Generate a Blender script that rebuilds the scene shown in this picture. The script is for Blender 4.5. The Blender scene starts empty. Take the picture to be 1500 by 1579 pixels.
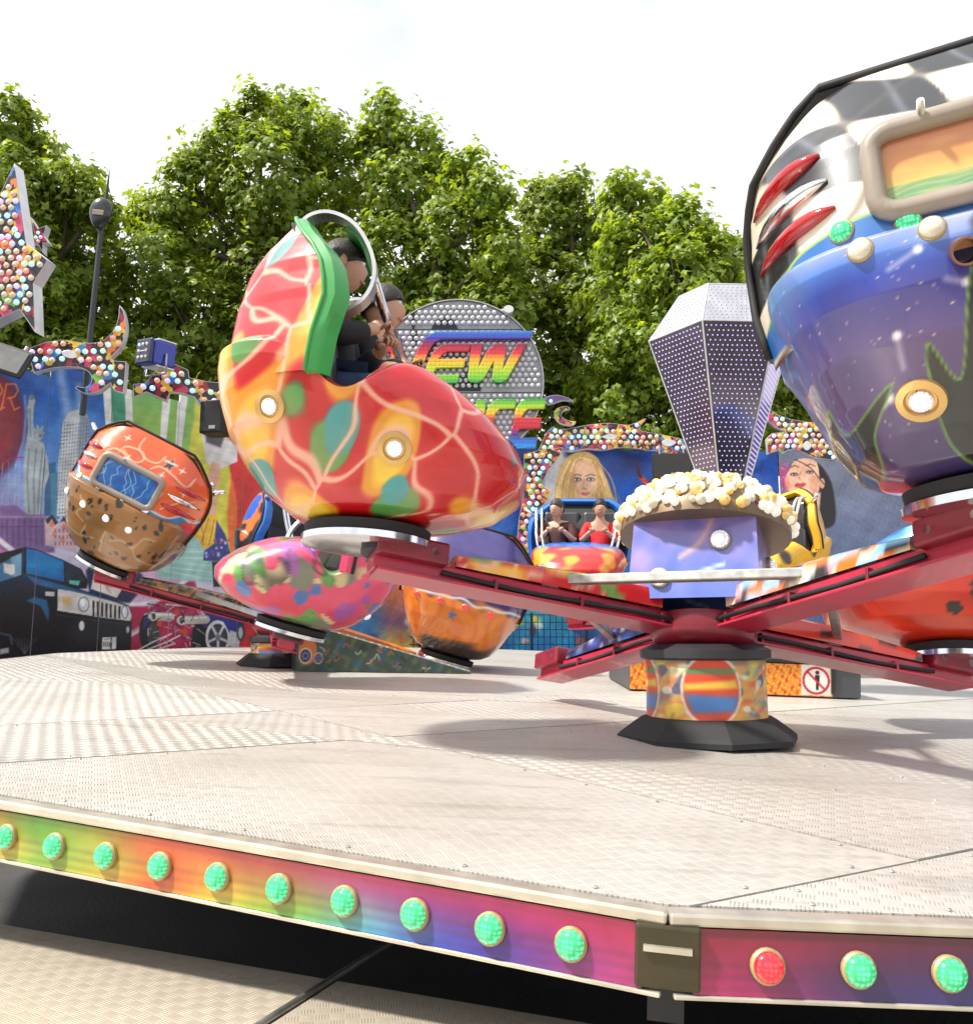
import bpy, bmesh, math, random
import numpy as np
from mathutils import Vector, Matrix

scene = bpy.context.scene
rng = np.random.default_rng(7)
random.seed(7)

# ------------------------------------------------------------------ camera
F_PX, W_PX, H_PX = 1350.0, 1500.0, 1579.0        # photograph pixels
PITCH = math.atan((985 - H_PX / 2) / F_PX)        # horizon on row 985
EZ = 1.75                                         # eye above the fairground asphalt
cam_d = bpy.data.cameras.new('camera')
cam_d.sensor_fit = 'HORIZONTAL'; cam_d.sensor_width = 36.0
cam_d.lens = 36.0 * F_PX / W_PX
cam_d.clip_start = 0.05; cam_d.clip_end = 3000
cam = bpy.data.objects.new('camera', cam_d)
scene.collection.objects.link(cam)
cam.location = (0, 0, EZ)
cam.rotation_euler = (math.pi / 2 + PITCH, 0, 0)
scene.camera = cam

# ------------------------------------------------------------------ light
SUN_EL, SUN_AZ = math.radians(56), math.atan2(-0.30, -0.95)   # direction TO the sun, from +X
sd = Vector((math.cos(SUN_EL) * math.cos(SUN_AZ), math.cos(SUN_EL) * math.sin(SUN_AZ), math.sin(SUN_EL)))
sun_d = bpy.data.lights.new('sun', 'SUN')
sun_d.energy = 3.9; sun_d.angle = math.radians(4.0); sun_d.color = (1.0, 0.95, 0.87)
sun = bpy.data.objects.new('sun', sun_d)
scene.collection.objects.link(sun)
sun.rotation_euler = sd.to_track_quat('Z', 'Y').to_euler()
sun.location = (-20, 10, 40)

world = bpy.data.worlds.new('World'); scene.world = world; world.use_nodes = True
wn, wl = world.node_tree.nodes, world.node_tree.links
wn.clear()
wo = wn.new('ShaderNodeOutputWorld'); wb = wn.new('ShaderNodeBackground')
sky = wn.new('ShaderNodeTexSky'); sky.sky_type = 'NISHITA'; sky.sun_disc = False
sky.sun_elevation = SUN_EL; sky.sun_rotation = math.pi / 2 - SUN_AZ
sky.air_density = 1.0; sky.dust_density = 3.0; sky.ozone_density = 1.0
wtc = wn.new('ShaderNodeTexCoord'); wmap = wn.new('ShaderNodeMapping')
wmap.inputs['Scale'].default_value = (1.0, 1.0, 2.2)
wnz = wn.new('ShaderNodeTexNoise'); wnz.inputs['Scale'].default_value = 1.7
wnz.inputs['Detail'].default_value = 6.0; wnz.inputs['Roughness'].default_value = 0.55
wrp = wn.new('ShaderNodeValToRGB')
wrp.color_ramp.elements[0].position = 0.36; wrp.color_ramp.elements[0].color = (.48, .48, .48, 1)
wrp.color_ramp.elements[1].position = 0.58; wrp.color_ramp.elements[1].color = (1, 1, 1, 1)
wmx = wn.new('ShaderNodeMixRGB'); wmx.inputs[2].default_value = (6.9, 7.0, 7.25, 1)   # bright thin cloud
wl.new(wtc.outputs['Generated'], wmap.inputs['Vector']); wl.new(wmap.outputs[0], wnz.inputs['Vector'])
wl.new(wnz.outputs['Fac'], wrp.inputs[0]); wl.new(wrp.outputs[0], wmx.inputs[0])
wl.new(sky.outputs[0], wmx.inputs[1]); wl.new(wmx.outputs[0], wb.inputs['Color'])
wb.inputs['Strength'].default_value = 0.11
wl.new(wb.outputs[0], wo.inputs['Surface'])

vs = scene.view_settings
scene.display_settings.display_device = 'sRGB'
vs.view_transform = 'Standard'; vs.look = 'None'; vs.gamma = 1.0; vs.use_curve_mapping = False
vs.exposure = 0.82

# ------------------------------------------------------------------ pixels <-> place
CT, ST = math.cos(PITCH), math.sin(PITCH)
def ray(px, py):
    a = (px - W_PX / 2) / F_PX; b = (H_PX / 2 - py) / F_PX
    return Vector((a, CT - b * ST, ST + b * CT))
def at(px, py, Y):                       # the point on a pixel's line of sight that is Y metres deep
    d = ray(px, py); return Vector((0, 0, EZ)) + d * (Y / d.y)
def on_plane(px, py, p0, n):
    d = ray(px, py); o = Vector((0, 0, EZ)); n = Vector(n)
    return o + d * ((Vector(p0) - o).dot(n) / d.dot(n))
def to_px(P):                            # numpy (N,3) -> pixel u, v
    P = np.asarray(P, float); x = P[:, 0]; y = P[:, 1]; z = P[:, 2] - EZ
    dep = y * CT + z * ST
    return W_PX / 2 + F_PX * x / dep, H_PX / 2 - F_PX * (z * CT - y * ST) / dep

# ------------------------------------------------------------------ objects
def put(o, parent=None):
    scene.collection.objects.link(o)
    if parent is not None: o.parent = parent
    return o
def tag(o, label=None, cat=None, group=None, kind=None):
    if label: o['label'] = label
    if cat: o['category'] = cat
    if group: o['group'] = group
    if kind: o['kind'] = kind
    return o
def thing(name, label, cat, M=None, group=None):
    o = put(bpy.data.objects.new(name, None)); o.empty_display_size = 0.1
    if M is not None: o.matrix_world = M
    return tag(o, label, cat, group)
def shade(me, smooth, sharp=None):
    if smooth:
        me.polygons.foreach_set('use_smooth', [True] * len(me.polygons))
        if sharp is not None: me.set_sharp_from_angle(angle=math.radians(sharp))
def mesh(name, verts, faces, m=None, smooth=False, sharp=None, cols=None, uvs=None):
    me = bpy.data.meshes.new(name)
    me.from_pydata([tuple(v) for v in verts], [], [tuple(f) for f in faces])
    if m is not None: me.materials.append(m)
    shade(me, smooth, sharp)
    if cols is not None:
        a = me.color_attributes.new('Col', 'FLOAT_COLOR', 'POINT')
        c = np.ones((len(verts), 4), np.float32); c[:, :3] = cols
        a.data.foreach_set('color', c.ravel())
    if uvs is not None:
        ul = me.uv_layers.new(name='UVMap')
        li = np.empty(len(me.loops), np.int32); me.loops.foreach_get('vertex_index', li)
        ul.data.foreach_set('uv', np.asarray(uvs, np.float32)[li].ravel())
    me.update()
    return me
def obj(name, me, parent=None, loc=None, M=None):
    o = put(bpy.data.objects.new(name, me), parent)
    if M is not None: o.matrix_local = M
    elif loc is not None: o.location = loc
    return o
def bevel(o, w=0.01, seg=2):
    md = o.modifiers.new('bevel', 'BEVEL'); md.width = w; md.segments = seg; md.limit_method = 'ANGLE'
    return o
def fit_axis(d, up=(0, 0, 1)):           # 3x3 with Z along d
    return Vector(d).to_track_quat('Z', 'Y').to_matrix()
def frame(o, x, y, z):
    M = Matrix.Identity(4)
    for i, a in enumerate((x, y, z)):
        for j in range(3): M[j][i] = a[j]
    M.translation = o
    return M

class MB:                                # collects shapes for ONE mesh
    def __init__(s): s.v = []; s.f = []
    def add(s, vs_, fs):
        k = len(s.v); s.v += [Vector(p) for p in vs_]; s.f += [tuple(i + k for i in f) for f in fs]; return s
    def box(s, c, d, M=None):
        c = Vector(c); h = [x / 2 for x in d]
        P = [Vector((sx * h[0], sy * h[1], sz * h[2])) for sz in (-1, 1) for sy in (-1, 1) for sx in (-1, 1)]
        if M is not None: P = [M @ p for p in P]
        return s.add([c + p for p in P], [(0, 2, 3, 1), (4, 5, 7, 6), (0, 1, 5, 4), (1, 3, 7, 5), (3, 2, 6, 7), (2, 0, 4, 6)])
    def rings(s, R, cap=True, close=True):
        n = len(R[0]); vs_ = [p for r in R for p in r]; fs = []
        for i in range(len(R) - 1):
            for j in range(n if close else n - 1):
                k = (j + 1) % n
                fs.append((i * n + j, i * n + k, (i + 1) * n + k, (i + 1) * n + j))
        if cap:
            fs.append(tuple(range(n - 1, -1, -1))); fs.append(tuple((len(R) - 1) * n + j for j in range(n)))
        return s.add(vs_, fs)
    def cyl(s, a, b, r0, r1=None, n=16):
        a = Vector(a); b = Vector(b); r1 = r0 if r1 is None else r1
        m = fit_axis(b - a)
        return s.rings([[p + m @ Vector((r * math.cos(t), r * math.sin(t), 0)) for t in np.linspace(0, 2 * math.pi, n, False)]
                        for p, r in ((a, r0), (b, r1))])
    def lathe(s, prof, M=None, n=24, cap=True):      # prof: (radius, z)
        R = [[Vector((r * math.cos(t), r * math.sin(t), z)) for t in np.linspace(0, 2 * math.pi, n, False)] for r, z in prof]
        if M is not None: R = [[M @ p for p in q] for q in R]
        return s.rings(R, cap)
    def tube(s, pts, r, n=8, closed=False):
        pts = [Vector(p) for p in pts]; R = []; up = None
        for i, p in enumerate(pts):
            if closed: t = pts[(i + 1) % len(pts)] - pts[i - 1]
            else: t = pts[min(i + 1, len(pts) - 1)] - pts[max(i - 1, 0)]
            t.normalize()
            if up is None:
                up = t.orthogonal().normalized()
            up = (up - t * up.dot(t)).normalized(); q = t.cross(up)
            rr = r[i] if isinstance(r, (list, tuple)) else r
            R.append([p + up * rr * math.cos(a) + q * rr * math.sin(a) for a in np.linspace(0, 2 * math.pi, n, False)])
        if closed: R.append(R[0]); return s.rings(R, False)
        return s.rings(R)
    def prism(s, pts, M, th):            # outline in the XY plane of M, thickness th along +Z of M
        n = len(pts)
        lo = [M @ Vector((p[0], p[1], 0)) for p in pts]; hi = [M @ Vector((p[0], p[1], th)) for p in pts]
        fs = [tuple(range(n - 1, -1, -1)), tuple(range(n, 2 * n))]
        fs += [(j, (j + 1) % n, n + (j + 1) % n, n + j) for j in range(n)]
        return s.add(lo + hi, fs)
    def mesh(s, name, m, smooth=False, sharp=None): return mesh(name, s.v, s.f, m, smooth, sharp)
    def build(s, name, m, parent=None, smooth=False, sharp=None, bev=None):
        o = obj(name, s.mesh(name, m, smooth, sharp), parent)
        if bev: bevel(o, bev)
        return o

# ------------------------------------------------------------------ colour
def lin(c):
    c = np.asarray(c, float) / 255.0
    return np.where(c <= 0.04045, c / 12.92, ((c + 0.055) / 1.055) ** 2.4)
class Paint:                             # a painter over points (u, v); colours are 0-255 sRGB
    def __init__(s, u, v, base):
        s.u = np.asarray(u, float); s.v = np.asarray(v, float)
        s.c = np.empty((len(s.u), 3)); s.c[:] = base
    def _mix(s, idx, a, col):
        if callable(col): col = col(s.u[idx], s.v[idx])
        a = a[:, None]; s.c[idx] = s.c[idx] * (1 - a) + np.asarray(col, float) * a
    def _sel(s, x0, x1, y0, y1, pad):
        return np.nonzero((s.u > x0 - pad) & (s.u < x1 + pad) & (s.v > y0 - pad) & (s.v < y1 + pad))[0]
    def poly(s, pts, col, soft=1.2, alpha=1.0):
        p = np.asarray(pts, float)
        i = s._sel(p[:, 0].min(), p[:, 0].max(), p[:, 1].min(), p[:, 1].max(), soft)
        if not len(i): return s
        x = s.u[i]; y = s.v[i]; d = np.full(len(i), 1e18); ins = np.zeros(len(i), bool)
        for k in range(len(p)):
            a = p[k]; b = p[(k + 1) % len(p)]; e = b - a; L = e @ e + 1e-12
            t = np.clip(((x - a[0]) * e[0] + (y - a[1]) * e[1]) / L, 0, 1)
            d = np.minimum(d, (x - a[0] - t * e[0]) ** 2 + (y - a[1] - t * e[1]) ** 2)
            if a[1] != b[1]:
                c = ((a[1] > y) != (b[1] > y)) & (x < (b[0] - a[0]) * (y - a[1]) / (b[1] - a[1]) + a[0]); ins ^= c
        sd_ = np.sqrt(d) * np.where(ins, -1, 1)
        s._mix(i, np.clip(.5 - sd_ / soft, 0, 1) * alpha, col); return s
    def line(s, pts, w, col, soft=1.2, alpha=1.0):
        p = np.asarray(pts, float)
        i = s._sel(p[:, 0].min(), p[:, 0].max(), p[:, 1].min(), p[:, 1].max(), w + soft)
        if not len(i): return s
        x = s.u[i]; y = s.v[i]; d = np.full(len(i), 1e18)
        for a, b in zip(p[:-1], p[1:]):
            e = b - a; L = e @ e + 1e-12
            t = np.clip(((x - a[0]) * e[0] + (y - a[1]) * e[1]) / L, 0, 1)
            d = np.minimum(d, (x - a[0] - t * e[0]) ** 2 + (y - a[1] - t * e[1]) ** 2)
        s._mix(i, np.clip(.5 - (np.sqrt(d) - w / 2) / soft, 0, 1) * alpha, col); return s
    def ell(s, cx, cy, rx, ry, col, rot=0, soft=1.2, alpha=1.0):
        R = max(rx, ry); i = s._sel(cx - R, cx + R, cy - R, cy + R, soft)
        if not len(i): return s
        dx = s.u[i] - cx; dy = s.v[i] - cy; c, q = math.cos(rot), math.sin(rot)
        k = np.sqrt(((dx * c + dy * q) / rx) ** 2 + ((-dx * q + dy * c) / ry) ** 2)
        s._mix(i, np.clip(.5 - (k - 1) * min(rx, ry) / soft, 0, 1) * alpha, col); return s
    def field(s, a, col):
        s._mix(np.arange(len(s.u)), np.clip(a, 0, 1), col); return s
    def linear(s): return lin(np.clip(s.c, 0, 255))
def curve(pts, n=8):                     # Catmull-Rom through points
    p = [np.asarray(q, float) for q in pts]; p = [2 * p[0] - p[1]] + p + [2 * p[-1] - p[-2]]; out = []
    for i in range(1, len(p) - 2):
        for t in np.linspace(0, 1, n, False):
            out.append(.5 * (2 * p[i] + (p[i + 1] - p[i - 1]) * t + (2 * p[i - 1] - 5 * p[i] + 4 * p[i + 1] - p[i + 2]) * t * t
                             + (3 * p[i] - p[i - 1] - 3 * p[i + 1] + p[i + 2]) * t ** 3))
    out.append(p[-2]); return [tuple(q) for q in out]
def closed_curve(pts, n=6):
    p = [np.asarray(q, float) for q in pts]; N = len(p); out = []
    for i in range(N):
        a, b, c, d = p[i - 1], p[i], p[(i + 1) % N], p[(i + 2) % N]
        for t in np.linspace(0, 1, n, False):
            out.append(tuple(.5 * (2 * b + (c - a) * t + (2 * a - 5 * b + 4 * c - d) * t * t + (3 * b - a - 3 * c + d) * t ** 3)))
    return out
def wob(x, y, z=0, k=1.0, s=0):          # a cheap smooth field in about -1..1
    x = np.asarray(x) * k; y = np.asarray(y) * k; z = np.asarray(z) * k
    return (np.sin(1.7 * x + 2.3 * y + 1.1 * z + s) + np.sin(-2.9 * x + 1.3 * y + 2.2 * z + 2.1 * s + 1)
            + np.sin(3.7 * x - 3.1 * y + .7 * z + .7 * s + 4) * .7 + np.sin(1.3 * x + 4.9 * y - 3.9 * z + 1.9 * s) * .6) / 2.6
def cells(P, n, seed, lo, hi, warp=.05, surf=False): # distance gap between the two nearest of n seeds
    g = np.random.default_rng(seed); S = g.uniform(lo, hi, (n, 3)) if not surf else P[g.choice(len(P), n, replace=False)]
    Q = P + warp * np.stack([wob(P[:, 1], P[:, 2], P[:, 0], 5, 1), wob(P[:, 0], P[:, 2], P[:, 1], 5, 2), wob(P[:, 0], P[:, 1], P[:, 2], 5, 3)], 1)
    d = np.sqrt(((Q[:, None, :] - S[None]) ** 2).sum(2)); ix = d.argmin(1); d.sort(1)
    return d[:, 1] - d[:, 0], d[:, 0], ix

# ------------------------------------------------------------------ materials
MATS = {}
def mat(name, col=(.5, .5, .5), rough=.5, metal=0.0, coat=0.0, emit=None, est=0.0, var=0.0, vscale=6.0, bump=0.0, bscale=60.0, attr=None, trans=0.0, alpha=1.0):
    if name in MATS: return MATS[name]
    m = bpy.data.materials.new(name); m.use_nodes = True; MATS[name] = m
    N, L = m.node_tree.nodes, m.node_tree.links; b = N['Principled BSDF']
    b.inputs['Base Color'].default_value = (*col, 1); b.inputs['Roughness'].default_value = rough
    b.inputs['Metallic'].default_value = metal; b.inputs['Coat Weight'].default_value = coat
    b.inputs['Coat Roughness'].default_value = .06
    b.inputs['Transmission Weight'].default_value = trans; b.inputs['Alpha'].default_value = alpha
    tc = N.new('ShaderNodeTexCoord'); src = None
    if attr:
        a = N.new('ShaderNodeVertexColor'); a.layer_name = attr; src = a.outputs['Color']
    if var > 0:
        nz = N.new('ShaderNodeTexNoise'); nz.inputs['Scale'].default_value = vscale; nz.inputs['Detail'].default_value = 5
        L.new(tc.outputs['Object'], nz.inputs['Vector'])
        mr = N.new('ShaderNodeMapRange'); mr.inputs['From Min'].default_value = .3; mr.inputs['From Max'].default_value = .7
        mr.inputs['To Min'].default_value = 1 - var; mr.inputs['To Max'].default_value = 1 + var * .5
        L.new(nz.outputs['Fac'], mr.inputs['Value'])
        mx = N.new('ShaderNodeMixRGB'); mx.blend_type = 'MULTIPLY'; mx.inputs[0].default_value = 1
        if src: L.new(src, mx.inputs[1])
        else: mx.inputs[1].default_value = (*col, 1)
        L.new(mr.outputs[0], mx.inputs[2]); src = mx.outputs[0]
        mr2 = N.new('ShaderNodeMapRange'); mr2.inputs['To Min'].default_value = max(.02, rough - .1); mr2.inputs['To Max'].default_value = min(1, rough + .14)
        L.new(nz.outputs['Fac'], mr2.inputs['Value']); L.new(mr2.outputs[0], b.inputs['Roughness'])
    if src: L.new(src, b.inputs['Base Color'])
    if bump > 0:
        n2 = N.new('ShaderNodeTexNoise'); n2.inputs['Scale'].default_value = bscale; n2.inputs['Detail'].default_value = 3
        L.new(tc.outputs['Object'], n2.inputs['Vector'])
        bp = N.new('ShaderNodeBump'); bp.inputs['Strength'].default_value = bump; bp.inputs['Distance'].default_value = .01
        L.new(n2.outputs['Fac'], bp.inputs['Height']); L.new(bp.outputs[0], b.inputs['Normal'])
    if emit:
        b.inputs['Emission Color'].default_value = (*emit, 1); b.inputs['Emission Strength'].default_value = est
    return m
def rgb(r, g, b): return tuple(lin((r, g, b)))

def checker_plate(name, col, rough, metal, cell, strength, dirt=.25, tint=(.5, .4, .3)):
    """five-bar tread plate: relief only, laid out in the sheet's own UV metres"""
    m = bpy.data.materials.new(name); m.use_nodes = True; MATS[name] = m
    N, L = m.node_tree.nodes, m.node_tree.links; b = N['Principled BSDF']
    def M_(op, a, c=None, d=None):
        n = N.new('ShaderNodeMath'); n.operation = op
        for k, x in enumerate((a, c, d)):
            if x is None: continue
            if isinstance(x, (int, float)): n.inputs[k].default_value = x
            else: L.new(x, n.inputs[k])
        return n.outputs[0]
    uv = N.new('ShaderNodeUVMap'); sp = N.new('ShaderNodeSeparateXYZ'); L.new(uv.outputs[0], sp.inputs[0])
    u = M_('MULTIPLY', sp.outputs[0], 1 / cell); v = M_('MULTIPLY', sp.outputs[1], 1 / cell)
    cu, cv = M_('FLOOR', u), M_('FLOOR', v)
    par = M_('MODULO', M_('ABSOLUTE', M_('ADD', cu, cv)), 2.0)
    lu = M_('SUBTRACT', M_('FRACT', u), .5); lv = M_('SUBTRACT', M_('FRACT', v), .5)
    inv = M_('SUBTRACT', 1.0, par)
    a = M_('ADD', M_('MULTIPLY', lu, par), M_('MULTIPLY', lv, inv))
    c = M_('ADD', M_('MULTIPLY', lv, par), M_('MULTIPLY', lu, inv))
    bars = M_('COSINE', M_('MULTIPLY', a, 2 * math.pi * 5))
    bars = M_('SMOOTH_MAX', bars, 0.0, .3)
    lens = M_('SUBTRACT', 1.0, M_('POWER', M_('MULTIPLY', M_('ABSOLUTE', c), 2.3), 4.0))
    msk = M_('MAXIMUM', lens, 0.0)
    ed = M_('MAXIMUM', M_('SUBTRACT', 1.0, M_('POWER', M_('MULTIPLY', M_('ABSOLUTE', a), 2.05), 10.0)), 0.0)
    h = M_('MULTIPLY', M_('MULTIPLY', bars, msk), ed)
    tc = N.new('ShaderNodeTexCoord')
    nz = N.new('ShaderNodeTexNoise'); nz.inputs['Scale'].default_value = 1.3; nz.inputs['Detail'].default_value = 7; nz.inputs['Roughness'].default_value = .6
    L.new(tc.outputs['Object'], nz.inputs['Vector'])
    n2 = N.new('ShaderNodeTexNoise'); n2.inputs['Scale'].default_value = 22; n2.inputs['Detail'].default_value = 4
    L.new(tc.outputs['Object'], n2.inputs['Vector'])
    rp = N.new('ShaderNodeMapRange'); rp.inputs['From Min'].default_value = .42; rp.inputs['From Max'].default_value = .72
    rp.inputs['To Min'].default_value = 0; rp.inputs['To Max'].default_value = dirt
    L.new(M_('ADD', M_('MULTIPLY', nz.outputs['Fac'], .75), M_('MULTIPLY', n2.outputs['Fac'], .25)), rp.inputs['Value'])
    mx = N.new('ShaderNodeMixRGB'); mx.inputs[1].default_value = (*col, 1); mx.inputs[2].default_value = (*tint, 1)
    L.new(rp.outputs[0], mx.inputs[0])
    oi = N.new('ShaderNodeObjectInfo'); mv = N.new('ShaderNodeMapRange'); mv.inputs['To Min'].default_value = .84; mv.inputs['To Max'].default_value = 1.06; L.new(oi.outputs['Random'], mv.inputs['Value'])
    mm = N.new('ShaderNodeMixRGB'); mm.blend_type = 'MULTIPLY'; mm.inputs[0].default_value = 1; L.new(mx.outputs[0], mm.inputs[1]); L.new(mv.outputs[0], mm.inputs[2])
    n3 = N.new('ShaderNodeTexNoise'); n3.inputs['Scale'].default_value = 3.0; n3.inputs['Detail'].default_value = 8; n3.inputs['Roughness'].default_value = .75; mp3 = N.new('ShaderNodeMapping'); mp3.inputs['Scale'].default_value = (.35, 2.4, 1); L.new(tc.outputs['Object'], mp3.inputs[0]); L.new(mp3.outputs[0], n3.inputs['Vector'])
    r3 = N.new('ShaderNodeMapRange'); r3.inputs['From Min'].default_value = .52; r3.inputs['From Max'].default_value = .70; r3.inputs['To Min'].default_value = 1.0; r3.inputs['To Max'].default_value = .70; L.new(n3.outputs['Fac'], r3.inputs['Value'])
    m4 = N.new('ShaderNodeMixRGB'); m4.blend_type = 'MULTIPLY'; m4.inputs[0].default_value = 1; L.new(mm.outputs[0], m4.inputs[1]); L.new(r3.outputs[0], m4.inputs[2]); L.new(m4.outputs[0], b.inputs['Base Color'])
    b.inputs['Metallic'].default_value = metal
    rr = M_('ADD', M_('MULTIPLY', nz.outputs['Fac'], .25), rough - .12)
    rr = M_('SUBTRACT', rr, M_('MULTIPLY', h, .10)); L.new(rr, b.inputs['Roughness'])
    bp = N.new('ShaderNodeBump'); bp.inputs['Strength'].default_value = strength; bp.inputs['Distance'].default_value = .004
    L.new(h, bp.inputs['Height']); L.new(bp.outputs[0], b.inputs['Normal'])
    return m

def splatter(name, scale, dark=.35):
    """airbrushed confetti of saturated colours"""
    m = bpy.data.materials.new(name); m.use_nodes = True; MATS[name] = m
    N, L = m.node_tree.nodes, m.node_tree.links; b = N['Principled BSDF']
    tc = N.new('ShaderNodeTexCoord'); nz = N.new('ShaderNodeTexNoise'); nz.inputs['Scale'].default_value = scale * .8
    nz.inputs['Detail'].default_value = 3
    mp = N.new('ShaderNodeMixRGB'); mp.inputs[0].default_value = .16
    L.new(tc.outputs['Object'], nz.inputs['Vector']); L.new(tc.outputs['Object'], mp.inputs[1]); L.new(nz.outputs['Color'], mp.inputs[2])
    vo = N.new('ShaderNodeTexVoronoi'); vo.inputs['Scale'].default_value = scale
    L.new(mp.outputs[0], vo.inputs['Vector'])
    sp = N.new('ShaderNodeSeparateColor'); L.new(vo.outputs['Color'], sp.inputs[0])
    rp = N.new('ShaderNodeValToRGB'); rp.color_ramp.interpolation = 'CONSTANT'
    pal = [(0, (30, 14, 34)), (.30, (150, 22, 40)), (.44, (235, 190, 40)), (.56, (200, 60, 100)), (.66, (30, 20, 30)), (.76, (60, 120, 200)), (.84, (110, 180, 50)), (.92, (235, 120, 50))]
    e = rp.color_ramp.elements; e[0].position = 0; e[0].color = (*lin(pal[0][1]), 1); e[1].position = pal[1][0]; e[1].color = (*lin(pal[1][1]), 1)
    for p, c in pal[2:]:
        q = e.new(p); q.color = (*lin(c), 1)
    L.new(sp.outputs[0], rp.inputs[0]); L.new(rp.outputs[0], b.inputs['Base Color'])
    b.inputs['Roughness'].default_value = .35; b.inputs['Coat Weight'].default_value = .3
    return m

paint_m = mat('airbrushed_paint', rough=.34, coat=.65, attr='Col', var=.10, vscale=9, bump=.02, bscale=140)
print_m = mat('printed_panel', rough=.42, coat=.12, attr='Col', var=.10, vscale=2.5)
rain_m = mat('rainbow_paint', rough=.30, coat=.5, attr='Col', var=.16, vscale=14)
chrome_m = mat('chrome', (.78, .78, .80), .12, 1.0, var=.08, vscale=20)
steel_m = mat('galvanised_steel', (.44, .43, .40), .42, .85, var=.25, vscale=18)
silver_m = mat('silver_edge', (.72, .72, .72), .38, .6, var=.15)
dark_m = mat('dark_steel', (.035, .035, .04), .5, .3, var=.3)
black_m = mat('black_rubber', (.015, .015, .016), .7, var=.3, vscale=12)
vinyl_m = mat('black_vinyl', (.02, .02, .022), .42, coat=.1, bump=.15, bscale=90)
beam_m = mat('crimson_beam_paint', rgb(176, 34, 62), .38, coat=.35, var=.22, vscale=7)
beamd_m = mat('dark_crimson_paint', rgb(128, 20, 40), .42, coat=.25, var=.25, vscale=7)
cream_m = mat('cream_plastic', rgb(226, 212, 184), .45, var=.12, vscale=30)

# ================================================================== the ground
g = 400.0
ground_m = mat('asphalt', (.055, .053, .05), .85, var=.35, vscale=1.2, bump=.5, bscale=40)
go = obj('ground', mesh('ground', [(-g, -g, 0), (g, -g, 0), (g, g, 0), (-g, g, 0)], [(0, 1, 2, 3)], ground_m))
tag(go, 'dark asphalt of the fairground under the ride', kind='structure')

# ================================================================== platform geometry
K = at(1030, 1408, 1.95)                       # the corner nearest the camera
PN = Vector((.040, -.035, 1)).normalized()
CX, CY = 1.5, 7.75
def plat_z(x, y): return K.z - (PN.x * (x - K.x) + PN.y * (y - K.y)) / PN.z
PC = Vector((CX, CY, plat_z(CX, CY)))
px_ = (Vector((1, 0, 0)) - PN * PN.x).normalized(); py_ = PN.cross(px_)
PM = frame(PC, px_, py_, PN); PMI = PM.inverted()
def plat(px, py):                                       # pixel -> platform-local XY
    q = PMI @ on_plane(px, py, PC, PN); return np.array((q.x, q.y))
kl = PMI @ K; R0 = math.hypot(kl.x, kl.y); A0 = math.atan2(kl.y, kl.x)
NS = 16
VT = [np.array((R0 * math.cos(A0 - i * 2 * math.pi / NS), R0 * math.sin(A0 - i * 2 * math.pi / NS))) for i in range(NS)]  # clockwise; VT[0]=K

plate_a = checker_plate('tread_plate_platform', (.585, .565, .51), .42, .40, .045, .7, .8, (.36, .32, .27))
plate_b = checker_plate('tread_plate_deck', (.60, .53, .42), .40, .35, .036, .5, .6, (.36, .27, .17))

platform = thing('turntable_platform', 'large pale tread-plate turntable carrying the spinning crosses', 'turntable', PM)
# core disc under the sheets
MB().prism([tuple(p * .998) for p in VT][::-1], Matrix.Translation((0, 0, -.10)), .085).build('core_plate', dark_m, platform)
# sheets: the twelve-sided floor cut along the seams that the photograph shows
def cut(poly, a, b):
    n = np.array((-(b - a)[1], (b - a)[0])); out = [[], []]
    d = [float((p - a) @ n) for p in poly]
    for i in range(len(poly)):
        p, q = poly[i], poly[(i + 1) % len(poly)]; dp, dq = d[i], d[(i + 1) % len(poly)]
        if dp >= 0: out[0].append(p)
        if dp <= 0: out[1].append(p)
        if dp * dq < 0:
            r = p + (q - p) * (dp / (dp - dq)); out[0].append(r); out[1].append(r)
    return [o for o in out if len(o) > 2]
def area(p): return .5 * sum(p[i][0] * p[(i + 1) % len(p)][1] - p[(i + 1) % len(p)][0] * p[i][1] for i in range(len(p)))
def inset(poly, w):
    if area(poly) < 0: poly = poly[::-1]
    P = [np.asarray(p, float) for p in poly]; out = []
    P = [p for i, p in enumerate(P) if np.hypot(*(p - P[i - 1])) > 1e-4]; n = len(P)
    for i in range(n):
        e0 = P[i] - P[i - 1]; e1 = P[(i + 1) % n] - P[i]; e0 /= np.hypot(*e0); e1 /= np.hypot(*e1)
        n0 = np.array((-e0[1], e0[0])); n1 = np.array((-e1[1], e1[0])); b = n0 + n1
        k = b @ b
        out.append(P[i] + b * (2 * w / k) if k > .15 else P[i])
    return out
inner = [p * ((R0 - .045) / R0) for p in VT]
pieces = [inner]
seams = [((1052, 1402), (1500, 1312)), ((0, 1120), (430, 1097)), ((430, 1097), (690, 1158)), ((0, 1046), (560, 1072)),
         ((840, 1122), (1500, 1078)), ((700, 1160), (1500, 1245)), ((280, 1040), (520, 1075))]
for a, b in seams:
    a, b = plat(*a), plat(*b); nx = []
    for p in pieces:
        ext = [float(np.dot(q - a, (b - a)) / np.dot(b - a, b - a)) for q in p]
        if abs(area(p)) > 1.6 and (max(ext) > -.6 and min(ext) < 1.8): nx += cut(p, a, b)
        else: nx.append(p)
    pieces = nx
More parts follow.
